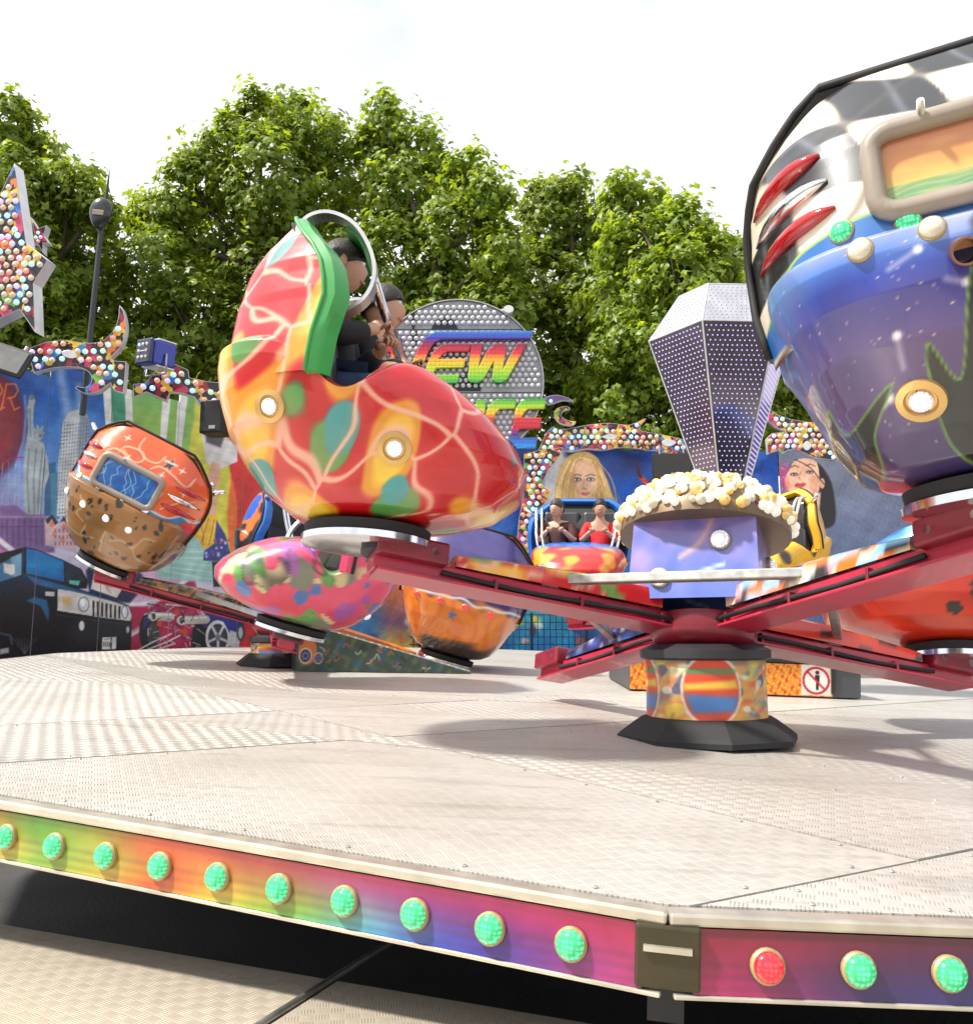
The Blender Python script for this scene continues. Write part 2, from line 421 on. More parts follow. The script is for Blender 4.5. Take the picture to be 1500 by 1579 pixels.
for i, p in enumerate(pieces):
    if abs(area(p)) < .02: continue
    q = inset(p, .005); n = len(q)
    lift = .0015 * (i % 3)
    vs_ = [(x, y, -.015) for x, y in q] + [(x, y, .002 + lift) for x, y in q]
    fs = [tuple(range(n, 2 * n))] + [(j, (j + 1) % n, n + (j + 1) % n, n + j) for j in range(n)]
    th = (.35, -.42, .9, .1, -1.2, .6, 1.9)[i % 7]; c, s_ = math.cos(th), math.sin(th)
    uv = [(x * c - y * s_, x * s_ + y * c) for x, y, z in vs_]
    obj('floor_sheet', mesh('floor_sheet', vs_, fs, plate_a, uvs=uv), platform)

scr = MB()
for p in pieces:                                          # countersunk screws along the sheet edges
    if abs(area(p)) < .3: continue
    q = inset(p, .035)
    for j in range(len(q)):
        a, b = q[j], q[(j + 1) % len(q)]; L_ = float(np.hypot(*(b - a))); m = int(L_ / .30)
        for t in range(m):
            w = a + (b - a) * ((t + .5) / m)
            if math.hypot(*(w - VT[0])) < 5: scr.lathe([(.007, .004), (.005, .0065), (.001, .007)], Matrix.Translation((w[0], w[1], 0)), 6)
tag(scr.build('screws', steel_m, platform), kind='stuff')
# the skirt: twelve painted boards with lamps, a trim strip and corner brackets
import colorsys
def rainbow(h):
    h = np.mod(h, 1.0); k = np.array([0, .13, .22, .34, .47, .58, .68, .8, .92, 1.0])
    c = np.array([(196, 26, 74), (226, 62, 30), (238, 150, 30), (230, 214, 50), (120, 190, 60), (90, 176, 190), (40, 70, 190), (80, 40, 150), (190, 40, 110), (196, 26, 74)], float)
    return np.stack([np.interp(h, k, c[:, j]) for j in range(3)], 1)
trim_m = mat('aluminium_trim', (.60, .56, .47), .36, .7, var=.2, vscale=10)
lampring_m = mat('lamp_ring', rgb(176, 158, 112), .35, .3, var=.3, vscale=30)
def led(name, c, e, est):
    """a cabochon lens over a grid of diodes"""
    m = bpy.data.materials.new(name); m.use_nodes = True
    N, L = m.node_tree.nodes, m.node_tree.links; b = N['Principled BSDF']
    tc = N.new('ShaderNodeTexCoord'); vo = N.new('ShaderNodeTexVoronoi'); vo.inputs['Scale'].default_value = 95; vo.inputs['Randomness'].default_value = .25
    L.new(tc.outputs['Object'], vo.inputs['Vector'])
    rp = N.new('ShaderNodeMapRange'); rp.inputs['From Min'].default_value = .25; rp.inputs['From Max'].default_value = .55
    rp.inputs['To Min'].default_value = est; rp.inputs['To Max'].default_value = est * .22
    L.new(vo.outputs['Distance'], rp.inputs['Value']); L.new(rp.outputs[0], b.inputs['Emission Strength'])
    b.inputs['Emission Color'].default_value = (*e, 1); b.inputs['Base Color'].default_value = (*c, 1)
    b.inputs['Roughness'].default_value = .15; b.inputs['Coat Weight'].default_value = .6
    return m
led_g = led('green_led', rgb(40, 150, 90), (.10, .95, .38), .9)
led_r = led('red_led', rgb(180, 20, 30), (1.0, .06, .08), .9)
led_w = led('white_led', rgb(225, 225, 240), (.9, .9, 1.0), .55)
def lamp_mesh(r, m2, name):
    b = MB().lathe([(r * 1.13, 0), (r * 1.13, r * .28), (r * 1.02, r * .42)], n=20)
    a = b.mesh('lamp_ring', lampring_m, True, 35)
    c = MB().lathe([(r, r * .30), (r * .93, r * .58), (r * .70, r * .82), (r * .35, r * .95), (r * .04, r)], n=20).mesh(name, m2, True)
    return a, c
LAMP = {k: lamp_mesh(.0325, m_, 'lamp_lens') for k, m_ in (('g', led_g), ('r', led_r), ('w', led_w), ('c', led('cream_led', rgb(214, 206, 186), (.9, .88, .8), .04)))}
def lamp(parent, M, kind, scale=1.0, loc_frame=True):
    a, c = LAMP[kind]
    o = obj('lamp', a, parent, M=M @ Matrix.Scale(scale, 4)); obj('lamp_lens', c, o); return o
SK = .150
SKIRT = {'left': ([(0, (166, 28, 66)), (.35, (186, 28, 80)), (.75, (196, 34, 74)), (1.05, (186, 46, 56)), (1.3, (205, 74, 48)), (1.5, (150, 150, 60)), (1.75, (84, 150, 60)), (1.95, (170, 120, 50)), (2.1, (208, 80, 38))],
                  [(0, (204, 46, 110)), (.15, (176, 46, 130)), (.4, (66, 48, 170)), (.55, (46, 80, 200)), (.75, (80, 190, 205)), (.95, (126, 200, 58)), (1.2, (234, 204, 48)), (1.38, (236, 88, 32)), (1.55, (232, 200, 48)), (1.8, (136, 196, 58)), (1.98, (236, 200, 48)), (2.12, (226, 78, 38))]),
         'right': ([(0, (150, 28, 48)), (.4, (112, 24, 44)), (.9, (90, 22, 40)), (2, (150, 60, 40))], [(0, (210, 40, 104)), (.2, (180, 36, 110)), (.45, (52, 36, 110)), (.9, (44, 60, 160)), (2, (60, 150, 90))])}
for i in range(NS):
    a, b = VT[i], VT[(i + 1) % NS]                        # clockwise: seen from outside b lies to the left
    e = b - a; Ls = float(np.hypot(*e)); e = e / Ls; out = np.array((-e[1], e[0]))
    if out @ (a + b) < 0: out = -out
    near = i in (0, 1, NS - 1, NS - 2)
    nu, nv = (180, 12) if near else (24, 2)
    U, V = np.meshgrid(np.linspace(.05, Ls - .05, nu), np.linspace(-SK - .004, -.028, nv))
    U, V = U.ravel(), V.ravel(); rel = .022 * (1 - (V + SK / 2) ** 2 / (.08 ** 2)) * 0
    P = np.stack([a[0] + e[0] * U + out[0] * (.004 - (V + .028) * .12), a[1] + e[1] * U + out[1] * (.004 - (V + .028) * .12), V], 1)
    f = ((V + SK) / (SK - .02))[:, None]
    T_, B_ = SKIRT['left'] if i == 0 else SKIRT['right']
    ux = U if i == 0 else (Ls - U if i == NS - 1 else np.mod(U * .7 + .37 * i, 2.0))
    ip = lambda S: np.stack([np.interp(ux + .05 * np.sin(V * 40), [q[0] for q in S], [q[1][k] for q in S]) for k in range(3)], 1)
    col = (ip(B_) * (1 - f) + ip(T_) * f) * .86
    pt = Paint(U, V, col); pt.field((np.sin(V * 300) > .55) * .22, (70, 40, 40))
    fs = [(r * nu + c, r * nu + c + 1, (r + 1) * nu + c + 1, (r + 1) * nu + c) for r in range(nv - 1) for c in range(nu - 1)]
    board = obj('skirt_board', mesh('skirt_board', P, fs, rain_m, True, cols=pt.linear()), platform)
    X = Vector((*e, 0)); O = Vector((*out, 0)); Z = Vector((0, 0, 1)); mid = Vector((*((a + b) / 2), 0))
    Mf = frame(Vector((*a, 0)), X, O, Z).to_3x3()
    MB().box(mid + O * -.016 + Z * -.012, (Ls - .004, .052, .026), Mf).build('edge_trim', trim_m, platform, bev=.006)
    MB().box(mid + O * .016 + Z * (-SK - .010), (Ls - .02, .018, .010), Mf).build('lower_lip', trim_m, platform, bev=.003)
    MB().box(mid + O * -.03 + Z * -.09, (Ls - .02, .03, .12), Mf).build('skirt_backing', dark_m, platform)
    cb = MB().box(Vector((*a, 0)) + (Vector((*(a / np.hypot(*a)), 0))) * -.02 + Z * -.087, (.135, .07, .128), frame(Vector(), Vector((-a[1], a[0], 0)).normalized(), Vector((*a, 0)).normalized(), Z).to_3x3())
    co = cb.build('corner_bracket', mat('bronze_bracket', (.07, .06, .035), .4, .6, var=.3), platform, bev=.006)
    rad = Vector((*a, 0)).normalized(); tn = Vector((-a[1], a[0], 0)).normalized()
    MB().box(Vector((*a, 0)) + rad * .018 + Z * -.068, (.10, .012, .012), frame(Vector(), tn, rad, Z).to_3x3()).build('latch_bar', trim_m, co)
    if near:
        nl = 11
        for k in range(nl):
            u = .205 + k * (Ls - .41) / (nl - 1)
            p = Vector((*(a + e * u), 0)) + O * .013 + Z * -.094
            zax = (O + Z * .12).normalized(); xax = X
            lamp(board, frame(p, xax, zax.cross(xax), zax), 'r' if (i == NS - 1 and k == nl - 1) else 'g')
# steel frame below the floor
und = MB()
for k in range(NS):
    a = VT[k]; und.box(Vector((*(a * .5), -.19)), (R0 * .96, .08, .16), frame(Vector(), Vector((*a, 0)).normalized(), Vector((-a[1], a[0], 0)).normalized(), Vector((0, 0, 1))).to_3x3())
und.lathe([(1.2, -1.0), (1.2, -.27)], n=32)
und.build('under_frame', dark_m, platform)

# ================================================================== fixed deck in front
DZ = EZ - .90
def deck(px, py):
    q = on_plane(px, py, (0, 0, DZ), (0, 0, 1)); return np.array((q.x, q.y))
deck_root = tag(put(bpy.data.objects.new('deck', None)), 'fixed tread-plate walkway deck beside the turntable', kind='structure')
s0, s1 = deck(408, 1579), deck(592, 1462); sdv = (s1 - s0) / np.hypot(*(s1 - s0))
w0 = np.array((PM @ Vector((*VT[0], 0)))[:2]); w1 = np.array((PM @ Vector((*VT[1], 0)))[:2]); wr = np.array((PM @ Vector((*VT[-1], 0)))[:2])
e1 = (w1 - w0) / np.hypot(*(w1 - w0)); n1 = np.array((-e1[1], e1[0])); n1 = n1 if n1 @ np.array((0, 1)) > 0 else -n1
e2 = (wr - w0) / np.hypot(*(wr - w0)); n2 = np.array((-e2[1], e2[0])); n2 = n2 if n2 @ np.array((0, 1)) > 0 else -n2
big = [np.array(p, float) for p in ((-7, -3), (7, -3), (7, 12), (-7, 12))]
def keep(poly, p, n):
    r = cut(poly, p, p + np.array((n[1], -n[0])))
    r.sort(key=lambda q: float((np.mean(q, 0) - p) @ n)); return r[0]
zone1 = keep(big, w0 + n1 * .20, n1)                      # everything outside the first edge
for i, sgn in enumerate((1, -1)):
    nrm = np.array((-sdv[1], sdv[0])) * sgn
    z = keep(zone1, s0 + nrm * -.012, nrm); q = inset(z, .003); n = len(q)
    vs_ = [(x, y, DZ - .04) for x, y in q] + [(x, y, DZ) for x, y in q]
    fs = [tuple(range(n, 2 * n)), tuple(range(n - 1, -1, -1))] + [(j, (j + 1) % n, n + (j + 1) % n, n + j) for j in range(n)]
    th = (-.15, .55)[i]; c, s_ = math.cos(th), math.sin(th)
    o = obj('deck_plate', mesh('deck_plate', vs_, fs, plate_b, uvs=[(x * c - y * s_, x * s_ + y * c) for x, y, z_ in vs_]), deck_root)
a, b = s0 - sdv * 2.5, s0 + sdv * 2.2
MB().tube([(a[0], a[1], DZ + .004), (b[0], b[1], DZ + .004)], .010, 10).build('seam_rail', steel_m, deck_root, True)
for k in range(6):                                         # trestles that carry the deck
    x = -3.2 + k * 1.2
    MB().box((x, .2, DZ / 2 - .02), (.08, .08, DZ - .06)).box((x, .2, DZ - .07), (.06, 2.4, .05)).build('trestle', dark_m, deck_root)

# ================================================================== plane trees behind
bark_m = mat('bark', (.11, .085, .06), .8, var=.4, vscale=5, bump=.6, bscale=12)
def leaf_mat():
    m = bpy.data.materials.new('plane_leaf'); m.use_nodes = True
    N, L = m.node_tree.nodes, m.node_tree.links; b = N['Principled BSDF']; out = N['Material Output']
    a = N.new('ShaderNodeVertexColor'); a.layer_name = 'Col'
    L.new(a.outputs[0], b.inputs['Base Color']); b.inputs['Roughness'].default_value = .42
    tr = N.new('ShaderNodeBsdfTranslucent'); hs = N.new('ShaderNodeMixRGB'); hs.blend_type = 'MULTIPLY'; hs.inputs[0].default_value = 1
    hs.inputs[2].default_value = (1.5, 1.35, .45, 1); L.new(a.outputs[0], hs.inputs[1]); L.new(hs.outputs[0], tr.inputs['Color'])
    mx = N.new('ShaderNodeMixShader'); mx.inputs[0].default_value = .55
    L.new(b.outputs[0], mx.inputs[1]); L.new(tr.outputs[0], mx.inputs[2]); L.new(mx.outputs[0], out.inputs['Surface'])
    return m
leaf_m = leaf_mat()
def leaf_cloud(C, R, g, dens):
    """leaf positions: clumps over the outer shell of each lobe plus a sparse inside"""
    pts = []; dirs = []
    for c, r in zip(C, R):
        nc = int(38 * dens * (r / 1.2) ** 2) + 6
        d = g.normal(size=(nc, 3)); d /= np.linalg.norm(d, axis=1)[:, None]
        cc = c + d * r * g.uniform(.55, 1.06, (nc, 1)) ** .8 * np.array((1, 1, 1.02))
        for q, dd in zip(cc, d):
            k = int(g.integers(28, 60)); s = g.uniform(.22, .42)
            off = g.normal(size=(k, 3)) * s * np.array((.62, .62, .5))
            pts.append(q + off); dirs.append(np.repeat(dd[None], k, 0) + off / s * .5)
    return np.concatenate(pts), np.concatenate(dirs)
def tree(label, lobes, Y, seed, leaf=.235, dens=1.0, tone=0.0):
    g = np.random.default_rng(seed); C = []; R = []
    for (x, y, r) in lobes:
        dy = g.uniform(-1.0, 1.0); p = at(x, y, Y + dy); C.append(tuple(p)); R.append(r / F_PX * (Y + dy) * 1.0)
    C = np.array(C); R = np.array(R)
    bx = float(np.average(C[:, 0], weights=R)); top = float((C[:, 2] + R).max())
    root = thing('plane_tree', label, 'tree', Matrix.Translation((bx, Y, 0)), 'plane trees behind the ride')
    base = np.array((bx, Y, 0))
    # trunk and limbs
    b = MB(); h0 = top * .30
    b.tube([(0, 0, 0), (.05, .05, h0 * .5), (0, 0, h0), (.1, 0, top * .55), (-.05, .1, top * .8)], [.34, .28, .24, .15, .05], 10)
    b.build('trunk', bark_m, root, True)
    lm = MB()
    for c, r in zip(C, R):
        q = c - base; z0 = min(max(q[2] - r * 1.6, h0 * .8), top * .7)
        s = Vector((0, 0, z0)); e = Vector(q); mid = (s + e) / 2 + Vector((g.uniform(-.3, .3), g.uniform(-.3, .3), -.35))
        lm.tube([s, mid, e], [.12, .08, .035], 6)
        for _ in range(5):
            d = Vector(g.normal(size=3)).normalized(); d.z = abs(d.z) * .8
            lm.tube([mid.lerp(e, g.uniform(.3, 1)), e + d * r * .9], [.035, .010], 4)
    lm.build('limbs', bark_m, root, True)
    P, D = leaf_cloud(C, R, g, dens); n = len(P); P = P - base
    D = D + g.normal(size=(n, 3)) * .65 + np.array((-.25, -.1, .75)); D /= np.linalg.norm(D, axis=1)[:, None]
    T = g.normal(size=(n, 3)); T -= D * (T * D).sum(1)[:, None]; T /= np.linalg.norm(T, axis=1)[:, None]
    Bn = np.cross(D, T); sz = leaf * g.uniform(.6, 1.2, (n, 1))
    V = np.empty((n, 6, 3))                               # a folded three-pointed leaf
    V[:, 0] = P - T * sz * .45; V[:, 1] = P - Bn * sz * .52 + T * sz * .10 - D * sz * .12
    V[:, 2] = P - Bn * sz * .16 + T * sz * .12 + D * sz * .05; V[:, 3] = P + T * sz * .60 - D * sz * .10
    V[:, 4] = P + Bn * sz * .16 + T * sz * .12 + D * sz * .05; V[:, 5] = P + Bn * sz * .52 + T * sz * .10 - D * sz * .12
    idx = np.arange(n)[:, None] * 6
    faces = np.concatenate([idx + np.array([0, 1, 2]), idx + np.array([0, 2, 4]), idx + np.array([2, 3, 4]), idx + np.array([0, 4, 5])], 1).reshape(-1, 3)
    me = bpy.data.meshes.new('leaves'); me.vertices.add(n * 6); me.vertices.foreach_set('co', V.astype(np.float32).ravel())
    nf = len(faces); me.loops.add(nf * 3); me.loops.foreach_set('vertex_index', faces.astype(np.int32).ravel())
    me.polygons.add(nf); me.polygons.foreach_set('loop_start', np.arange(0, nf * 3, 3, dtype=np.int32))
    me.polygons.foreach_set('loop_total', np.full(nf, 3, np.int32))
    me.update(calc_edges=True)
    a = me.color_attributes.new('Col', 'FLOAT_COLOR', 'POINT')
    hue = g.uniform(0, 1, (n, 1)); pale = (g.uniform(0, 1, (n, 1)) > .93) * .5
    col = np.array((.15, .24, .030)) * (1 - hue) + np.array((.30, .39, .050)) * hue
    col = col * (1 + tone) * g.uniform(.75, 1.15, (n, 1)) + pale * np.array((.10, .10, .05))
    c4 = np.ones((n, 6, 4), np.float32); c4[:, :, :3] = col[:, None, :]; a.data.foreach_set('color', c4.ravel())
    me.materials.append(leaf_m)
    o = obj('crown', me, root); tag(o, kind='stuff')
    return root
tree('large plane tree at the left edge, behind the spotted star', [(5, 195, 52), (-60, 230, 80), (58, 245, 48), (105, 290, 42), (20, 320, 90), (95, 370, 75), (145, 330, 32), (40, 450, 95), (130, 460, 70), (30, 560, 95), (120, 560, 80), (-60, 380, 100), (-70, 520, 100), (60, 640, 90), (170, 610, 70)], 21.0, 11)
tree('tallest broad plane tree behind the red and yellow gondola', [(400, 195, 50), (450, 180, 42), (345, 235, 52), (300, 290, 52), (490, 215, 46), (255, 335, 44), (215, 335, 26), (420, 290, 90), (330, 370, 85), (510, 310, 70), (240, 420, 70), (430, 420, 95), (520, 430, 75), (300, 500, 85), (400, 540, 90), (500, 540, 85), (220, 540, 70), (280, 610, 80), (400, 640, 90), (500, 630, 80)], 22.5, 12)
tree('plane tree with a round top behind the disc sign', [(598, 192, 44), (575, 235, 40), (655, 232, 42), (715, 275, 46), (755, 305, 36), (620, 300, 75), (700, 370, 75), (770, 380, 40), (610, 410, 80), (690, 470, 85), (770, 480, 55), (610, 530, 90), (700, 590, 85), (600, 640, 80), (760, 600, 70), (690, 660, 80)], 21.5, 13, tone=.12)
tree('plane tree with two low tops right of the disc sign', [(825, 312, 32), (880, 298, 30), (850, 350, 50), (905, 370, 55), (840, 440, 65), (910, 470, 70), (830, 540, 70), (900, 580, 80), (790, 420, 35), (840, 640, 80), (920, 660, 80)], 23.5, 14, tone=-.08)
tree('plane tree behind the glittering faceted gem', [(962, 302, 34), (1000, 318, 34), (1055, 355, 44), (1095, 385, 38), (980, 380, 60), (1050, 440, 70), (960, 470, 70), (1110, 470, 60), (1010, 540, 85), (1110, 570, 80), (960, 600, 70), (1020, 650, 80), (1110, 660, 80)], 20.5, 15, tone=.16)
tree('low plane tree between the faceted gem and the purple gondola', [(1150, 405, 32), (1195, 410, 36), (1240, 400, 45), (1180, 470, 55), (1250, 480, 60), (1190, 570, 70), (1260, 590, 70), (1330, 420, 70), (1330, 540, 80), (1210, 650, 80), (1300, 650, 80)], 24.0, 16)

# ================================================================== back wall with painted murals
def grid_panel(name, p0, p1, z0, z1, cell, painter, parent, m=print_m, thick=.03):
    """a flat upright panel from p0 to p1 whose print is painted by painter(Paint); pixels only place the print"""
    p0 = Vector(p0); p1 = Vector(p1); L = (p1 - p0).length
    nu = max(2, int(L / cell)); nv = max(2, int((z1 - z0) / cell))
    u = np.linspace(0, 1, nu); v = np.linspace(0, 1, nv); Ug, Vg = np.meshgrid(u, v); Ug = Ug.ravel(); Vg = Vg.ravel()
    P = np.stack([p0.x + (p1.x - p0.x) * Ug, p0.y + (p1.y - p0.y) * Ug, z0 + (z1 - z0) * Vg], 1)
    a, b = to_px(P); pt = Paint(a, b, (128, 128, 128)); painter(pt, P)
    gr = wob(P[:, 0] + P[:, 1], P[:, 2], 0, 2.3, 1) * .5 + wob(P[:, 0] + P[:, 1], P[:, 2], 0, 7.1, 2) * .35 + wob(P[:, 0] - P[:, 1], P[:, 2], 0, 23, 3) * .25
    pt.c = np.clip(pt.c * (1 + .16 * gr[:, None]) + rng.normal(0, 5, (len(P), 1)), 0, 255)
    fs = [(r * nu + c, r * nu + c + 1, (r + 1) * nu + c + 1, (r + 1) * nu + c) for r in range(nv - 1) for c in range(nu - 1)]
    n = Vector((p1.y - p0.y, -(p1.x - p0.x), 0)).normalized() * -thick     # away from the ride
    k = len(P); bk = [p0 + n, p1 + n]
    V = [tuple(q) for q in P] + [(b_.x, b_.y, z) for b_ in bk for z in (z0, z1)]
    c00, c10, c01, c11 = 0, nu - 1, (nv - 1) * nu, nv * nu - 1
    fs += [(c00, k, k + 2, c10), (c01, c11, k + 3, k + 1), (c00, c01, k + 1, k), (c10, k + 2, k + 3, c11), (k, k + 1, k + 3, k + 2)]
    cols = np.vstack([pt.linear(), np.full((4, 3), .4)])
    return obj(name, mesh(name, V, fs, m, cols=cols), parent)
def gradY(stops):
    y = [s[0] for s in stops]; c = np.array([s[1] for s in stops], float)
    return lambda u, v: np.stack([np.interp(v, y, c[:, k]) for k in range(3)], 1)

def z2(pts): return [(x / 3.571, 600 + y / 3.571) for x, y in pts]        # traced from an enlarged crop
def z4(pts): return [(x / 3.75, 820 + y / 3.75) for x, y in pts]
def z5(pts): return [(780 + x / 3.0, 580 + y / 3.0) for x, y in pts]

def mural_left(pt, P):
    u, v = pt.u, pt.v
    pt.field(np.ones(len(u)), gradY([(500, (16, 62, 140)), (600, (24, 84, 170)), (680, (60, 128, 205)), (760, (120, 165, 215)), (830, (190, 185, 215)), (900, (205, 195, 215)), (1010, (196, 170, 190))]))
    pt.field(np.clip((90 - u) / 120, 0, 1) * np.clip((v - 640) / 200, 0, 1), (150, 110, 180))
    pt.field(np.clip(wob(u, v, 0, .018, 2), 0, 1) * .35, (215, 225, 245))
    pt.poly([(84, 560), (97, 560), (140, 760), (120, 760)], (150, 180, 225), 10, .7)
    pt.poly([(118, 590), (126, 590), (128, 660), (112, 660)], (150, 195, 235), 8, .6)
    # planet with outlined initial
    pt.ell(-36, 655, 76, 90, (96, 34, 74), soft=10); pt.ell(-30, 650, 60, 74, (140, 36, 46), soft=20)
    pt.line([(38, 610), (40, 640), (36, 680), (24, 720)], 2, (150, 170, 230), 4)
    for dx in (-24, 0):
        pt.line([(2 + dx, 632), (10 + dx, 592), (24 + dx, 592), (28 + dx, 602), (22 + dx, 612), (12 + dx, 614)], 2.4, (228, 120, 60), 1.6)
        pt.line([(16 + dx, 614), (22 + dx, 632), (30 + dx, 628)], 2.4, (228, 120, 60), 1.6)
    # roller coaster
    pt.line(curve([(0, 722), (12, 710), (24, 706), (37, 705)]), 1.8, (170, 40, 60))
    pt.line(curve([(72, 722), (90, 740), (108, 762), (106, 775), (92, 770), (86, 758), (100, 748), (112, 752)]), 1.8, (180, 36, 50))
    for x in (4, 14, 24, 30): pt.line([(x, 712), (x - 2, 800)], .9, (190, 190, 200), alpha=.7)
    # tower blocks
    pt.poly([(70, 716), (86, 712), (88, 800), (68, 800)], (46, 100, 140)); pt.poly([(78, 730), (92, 728), (92, 800), (78, 800)], (70, 130, 165))
    tower = z2([(345, 185), (380, 125), (425, 115), (445, 40), (458, 115), (488, 160), (492, 260), (470, 480), (420, 700), (312, 700), (322, 390)])
    pt.poly(tower, (196, 203, 206)); pt.poly(z2([(440, 130), (488, 160), (492, 260), (470, 480), (430, 690), (425, 400)]), (140, 155, 170), 1.5)
    pt.poly(z2([(425, 115), (445, 35), (458, 115)]), (130, 180, 220))
    m_ = (np.mod(u * 1.0 + v * .06, 4.2) < 1.7) & (np.mod(v + u * .12, 5.6) < 3.0)
    q = Paint(u, v, (0, 0, 0)); q.poly(tower, (255, 255, 255), .5)
    pt.field((q.c[:, 0] / 255) * m_ * (v > 650) * .72, (78, 88, 104))
    # statue of a robed woman with torch
    st = (168, 180, 182); sh = (104, 122, 132)
    pt.poly(z2([(150, 100), (158, 60), (165, 35), (182, 35), (194, 62), (186, 100), (182, 180), (190, 270), (240, 300), (262, 380), (272, 470), (240, 560), (216, 700), (140, 700), (128, 520), (132, 400), (146, 300), (156, 220)]), st)
    pt.ell(60, 671, 6.2, 8, st); pt.poly(z2([(185, 235), (178, 205), (200, 222), (204, 190), (216, 216), (238, 200), (236, 232), (250, 245), (226, 250)]), (150, 166, 168), 1)
    for a in ([(160, 330), (150, 480), (160, 680)], [(200, 330), (185, 500), (190, 690)], [(235, 330), (220, 480), (208, 680)], [(165, 110), (168, 260)], [(250, 380), (240, 500)]): pt.line(z2(a), 2.2, sh, 2, .8)
    pt.ell(48.5, 613, 4, 4, (120, 130, 120)); pt.ell(62, 672, 2.6, 2, (90, 105, 115))
    # old town and fort at the foot
    pt.poly(z2([(0, 640), (90, 640), (150, 690), (245, 690), (300, 780), (300, 900), (0, 900)]), (126, 96, 148), 3)
    for i in range(9): pt.line([(2 + i * 9, 800), (2 + i * 9, 842)], 2.4, (92, 66, 116), 2, .7)
    pt.line([(0, 797), (78, 797)], 3, (156, 130, 168), 2); pt.line([(0, 812), (80, 812)], 1.5, (90, 66, 110), 2)
    pt.poly(z2([(245, 720), (290, 690), (320, 740), (350, 700), (385, 735), (420, 800), (420, 900), (250, 860)]), (196, 170, 176), 2)
    pt.poly(z2([(250, 720), (288, 688), (322, 735), (300, 750), (286, 715), (262, 745)]), (44, 44, 54), 1.2); pt.poly(z2([(330, 735), (350, 700), (388, 735), (380, 760), (352, 725)]), (40, 42, 54), 1.2)
    for x, y in ((285, 745), (355, 760), (300, 800), (345, 830), (390, 800)): pt.ell(x / 3.571, 600 + y / 3.571, 4, 4.5, (206, 120, 84), soft=2)
    for i in range(6):
        for j in range(3): pt.poly([(84 + i * 6, 815 + j * 10), (87 + i * 6, 815 + j * 10), (87 + i * 6, 821 + j * 10), (84 + i * 6, 821 + j * 10)], (110, 88, 120), 1.5, .7)
    # pale ring and magenta field
    pt.line(curve([(-10, 826), (30, 856), (70, 878), (110, 892)]), 8, (228, 224, 232), 3); pt.line(curve([(-10, 842), (30, 868), (60, 884)]), 7, (190, 110, 160), 4)
    pt.poly([(180, 935), (235, 935), (300, 890), (320, 1010), (150, 1010)], (176, 30, 76), 4)
    pt.poly([(120, 900), (200, 930), (250, 925), (292, 890), (285, 870), (200, 880)], (196, 150, 190), 8, .7)
    pt.line(curve([(190, 932), (225, 930), (258, 916), (290, 892)]), 6, (226, 220, 226), 2.5)
    pt.line(curve([(190, 985), (215, 970), (240, 960)]), 9, (226, 208, 216), 3)
    pt.poly([(188, 962), (262, 925), (262, 950), (190, 980)], (150, 30, 60), 6, .6)
    # open white shirt and chest
    pt.poly([(132, 880), (150, 862), (205, 866), (228, 900), (200, 930), (140, 925)], (34, 44, 78), 4)
    pt.poly([(150, 862), (194, 866), (186, 892), (174, 905), (166, 915), (152, 890)], (214, 150, 118), 2)
    pt.poly([(146, 880), (153, 884), (163, 905), (174, 905), (200, 884), (196, 896), (180, 922), (140, 908)], (222, 216, 206), 1.5)
    pt.line([(164, 906), (170, 914)], 1.4, (150, 140, 130))
    # green field with white stripes
    pt.poly([(160, 590), (300, 590), (330, 700), (330, 830), (210, 830), (176, 720)], gradY([(590, (96, 170, 100)), (640, (140, 186, 84)), (720, (130, 180, 62)), (830, (190, 196, 70))]), 2)
    pt.poly([(170, 590), (196, 590), (198, 700), (176, 700)], (62, 150, 116), 2)
    for a in ([(158, 590), (170, 590), (176, 700), (166, 700)], [(192, 590), (203, 590), (207, 720), (196, 720)], [(252, 590), (266, 590), (254, 700), (244, 720)], [(276, 590), (292, 590), (280, 690), (268, 720)]): pt.poly(a, (226, 228, 222), 1.4)
    pt.poly([(300, 590), (420, 590), (420, 1010), (352, 1010), (346, 900), (318, 800), (290, 700), (300, 640)], (206, 202, 64), 4)
    pt.poly(closed_curve([(338, 690), (356, 720), (350, 800), (358, 880), (352, 1010), (430, 1010), (430, 640), (360, 650)]), (232, 110, 40), 3)
    pt.poly(closed_curve([(352, 700), (366, 780), (362, 860), (366, 950), (362, 1010), (430, 1010), (430, 690), (380, 670)]), (206, 38, 34), 4)
    pt.poly([(398, 740), (440, 740), (440, 800), (398, 800)], (150, 76, 60), 4)
    # lilac plain and the boy with cap, yellow shirt, patterned shorts
    pt.poly([(220, 860), (300, 830), (330, 860), (332, 900), (250, 892)], (150, 196, 186), 4)
    for i in range(5): pt.line([(235 + i * 4, 852 + i * 7), (330, 850 + i * 11)], 1.0, (230, 236, 226), 1.5, .7)
    pt.poly([(310, 668), (335, 660), (366, 690), (366, 712), (332, 726), (318, 712)], (210, 208, 204), 2)
    pt.poly([(316, 660), (348, 668), (340, 690), (318, 682)], (74, 76, 80), 4)
    pt.poly([(326, 712), (340, 716), (332, 800), (318, 812), (314, 770)], (222, 170, 140), 3)
    pt.poly(z2([(1085, 700), (1200, 690), (1192, 850), (1150, 885), (1110, 870), (1060, 760)]), (226, 180, 52), 1.5)
    for a in ([(1100, 720), (1120, 800), (1115, 860)], [(1150, 710), (1110, 840)], [(1180, 720), (1150, 860)]): pt.line(z2(a), 1.0, (120, 96, 30), 1.2)
    pt.poly(z2([(1192, 720), (1240, 800), (1282, 950), (1118, 945), (1125, 890), (1180, 850)]), (52, 62, 140), 1.5)
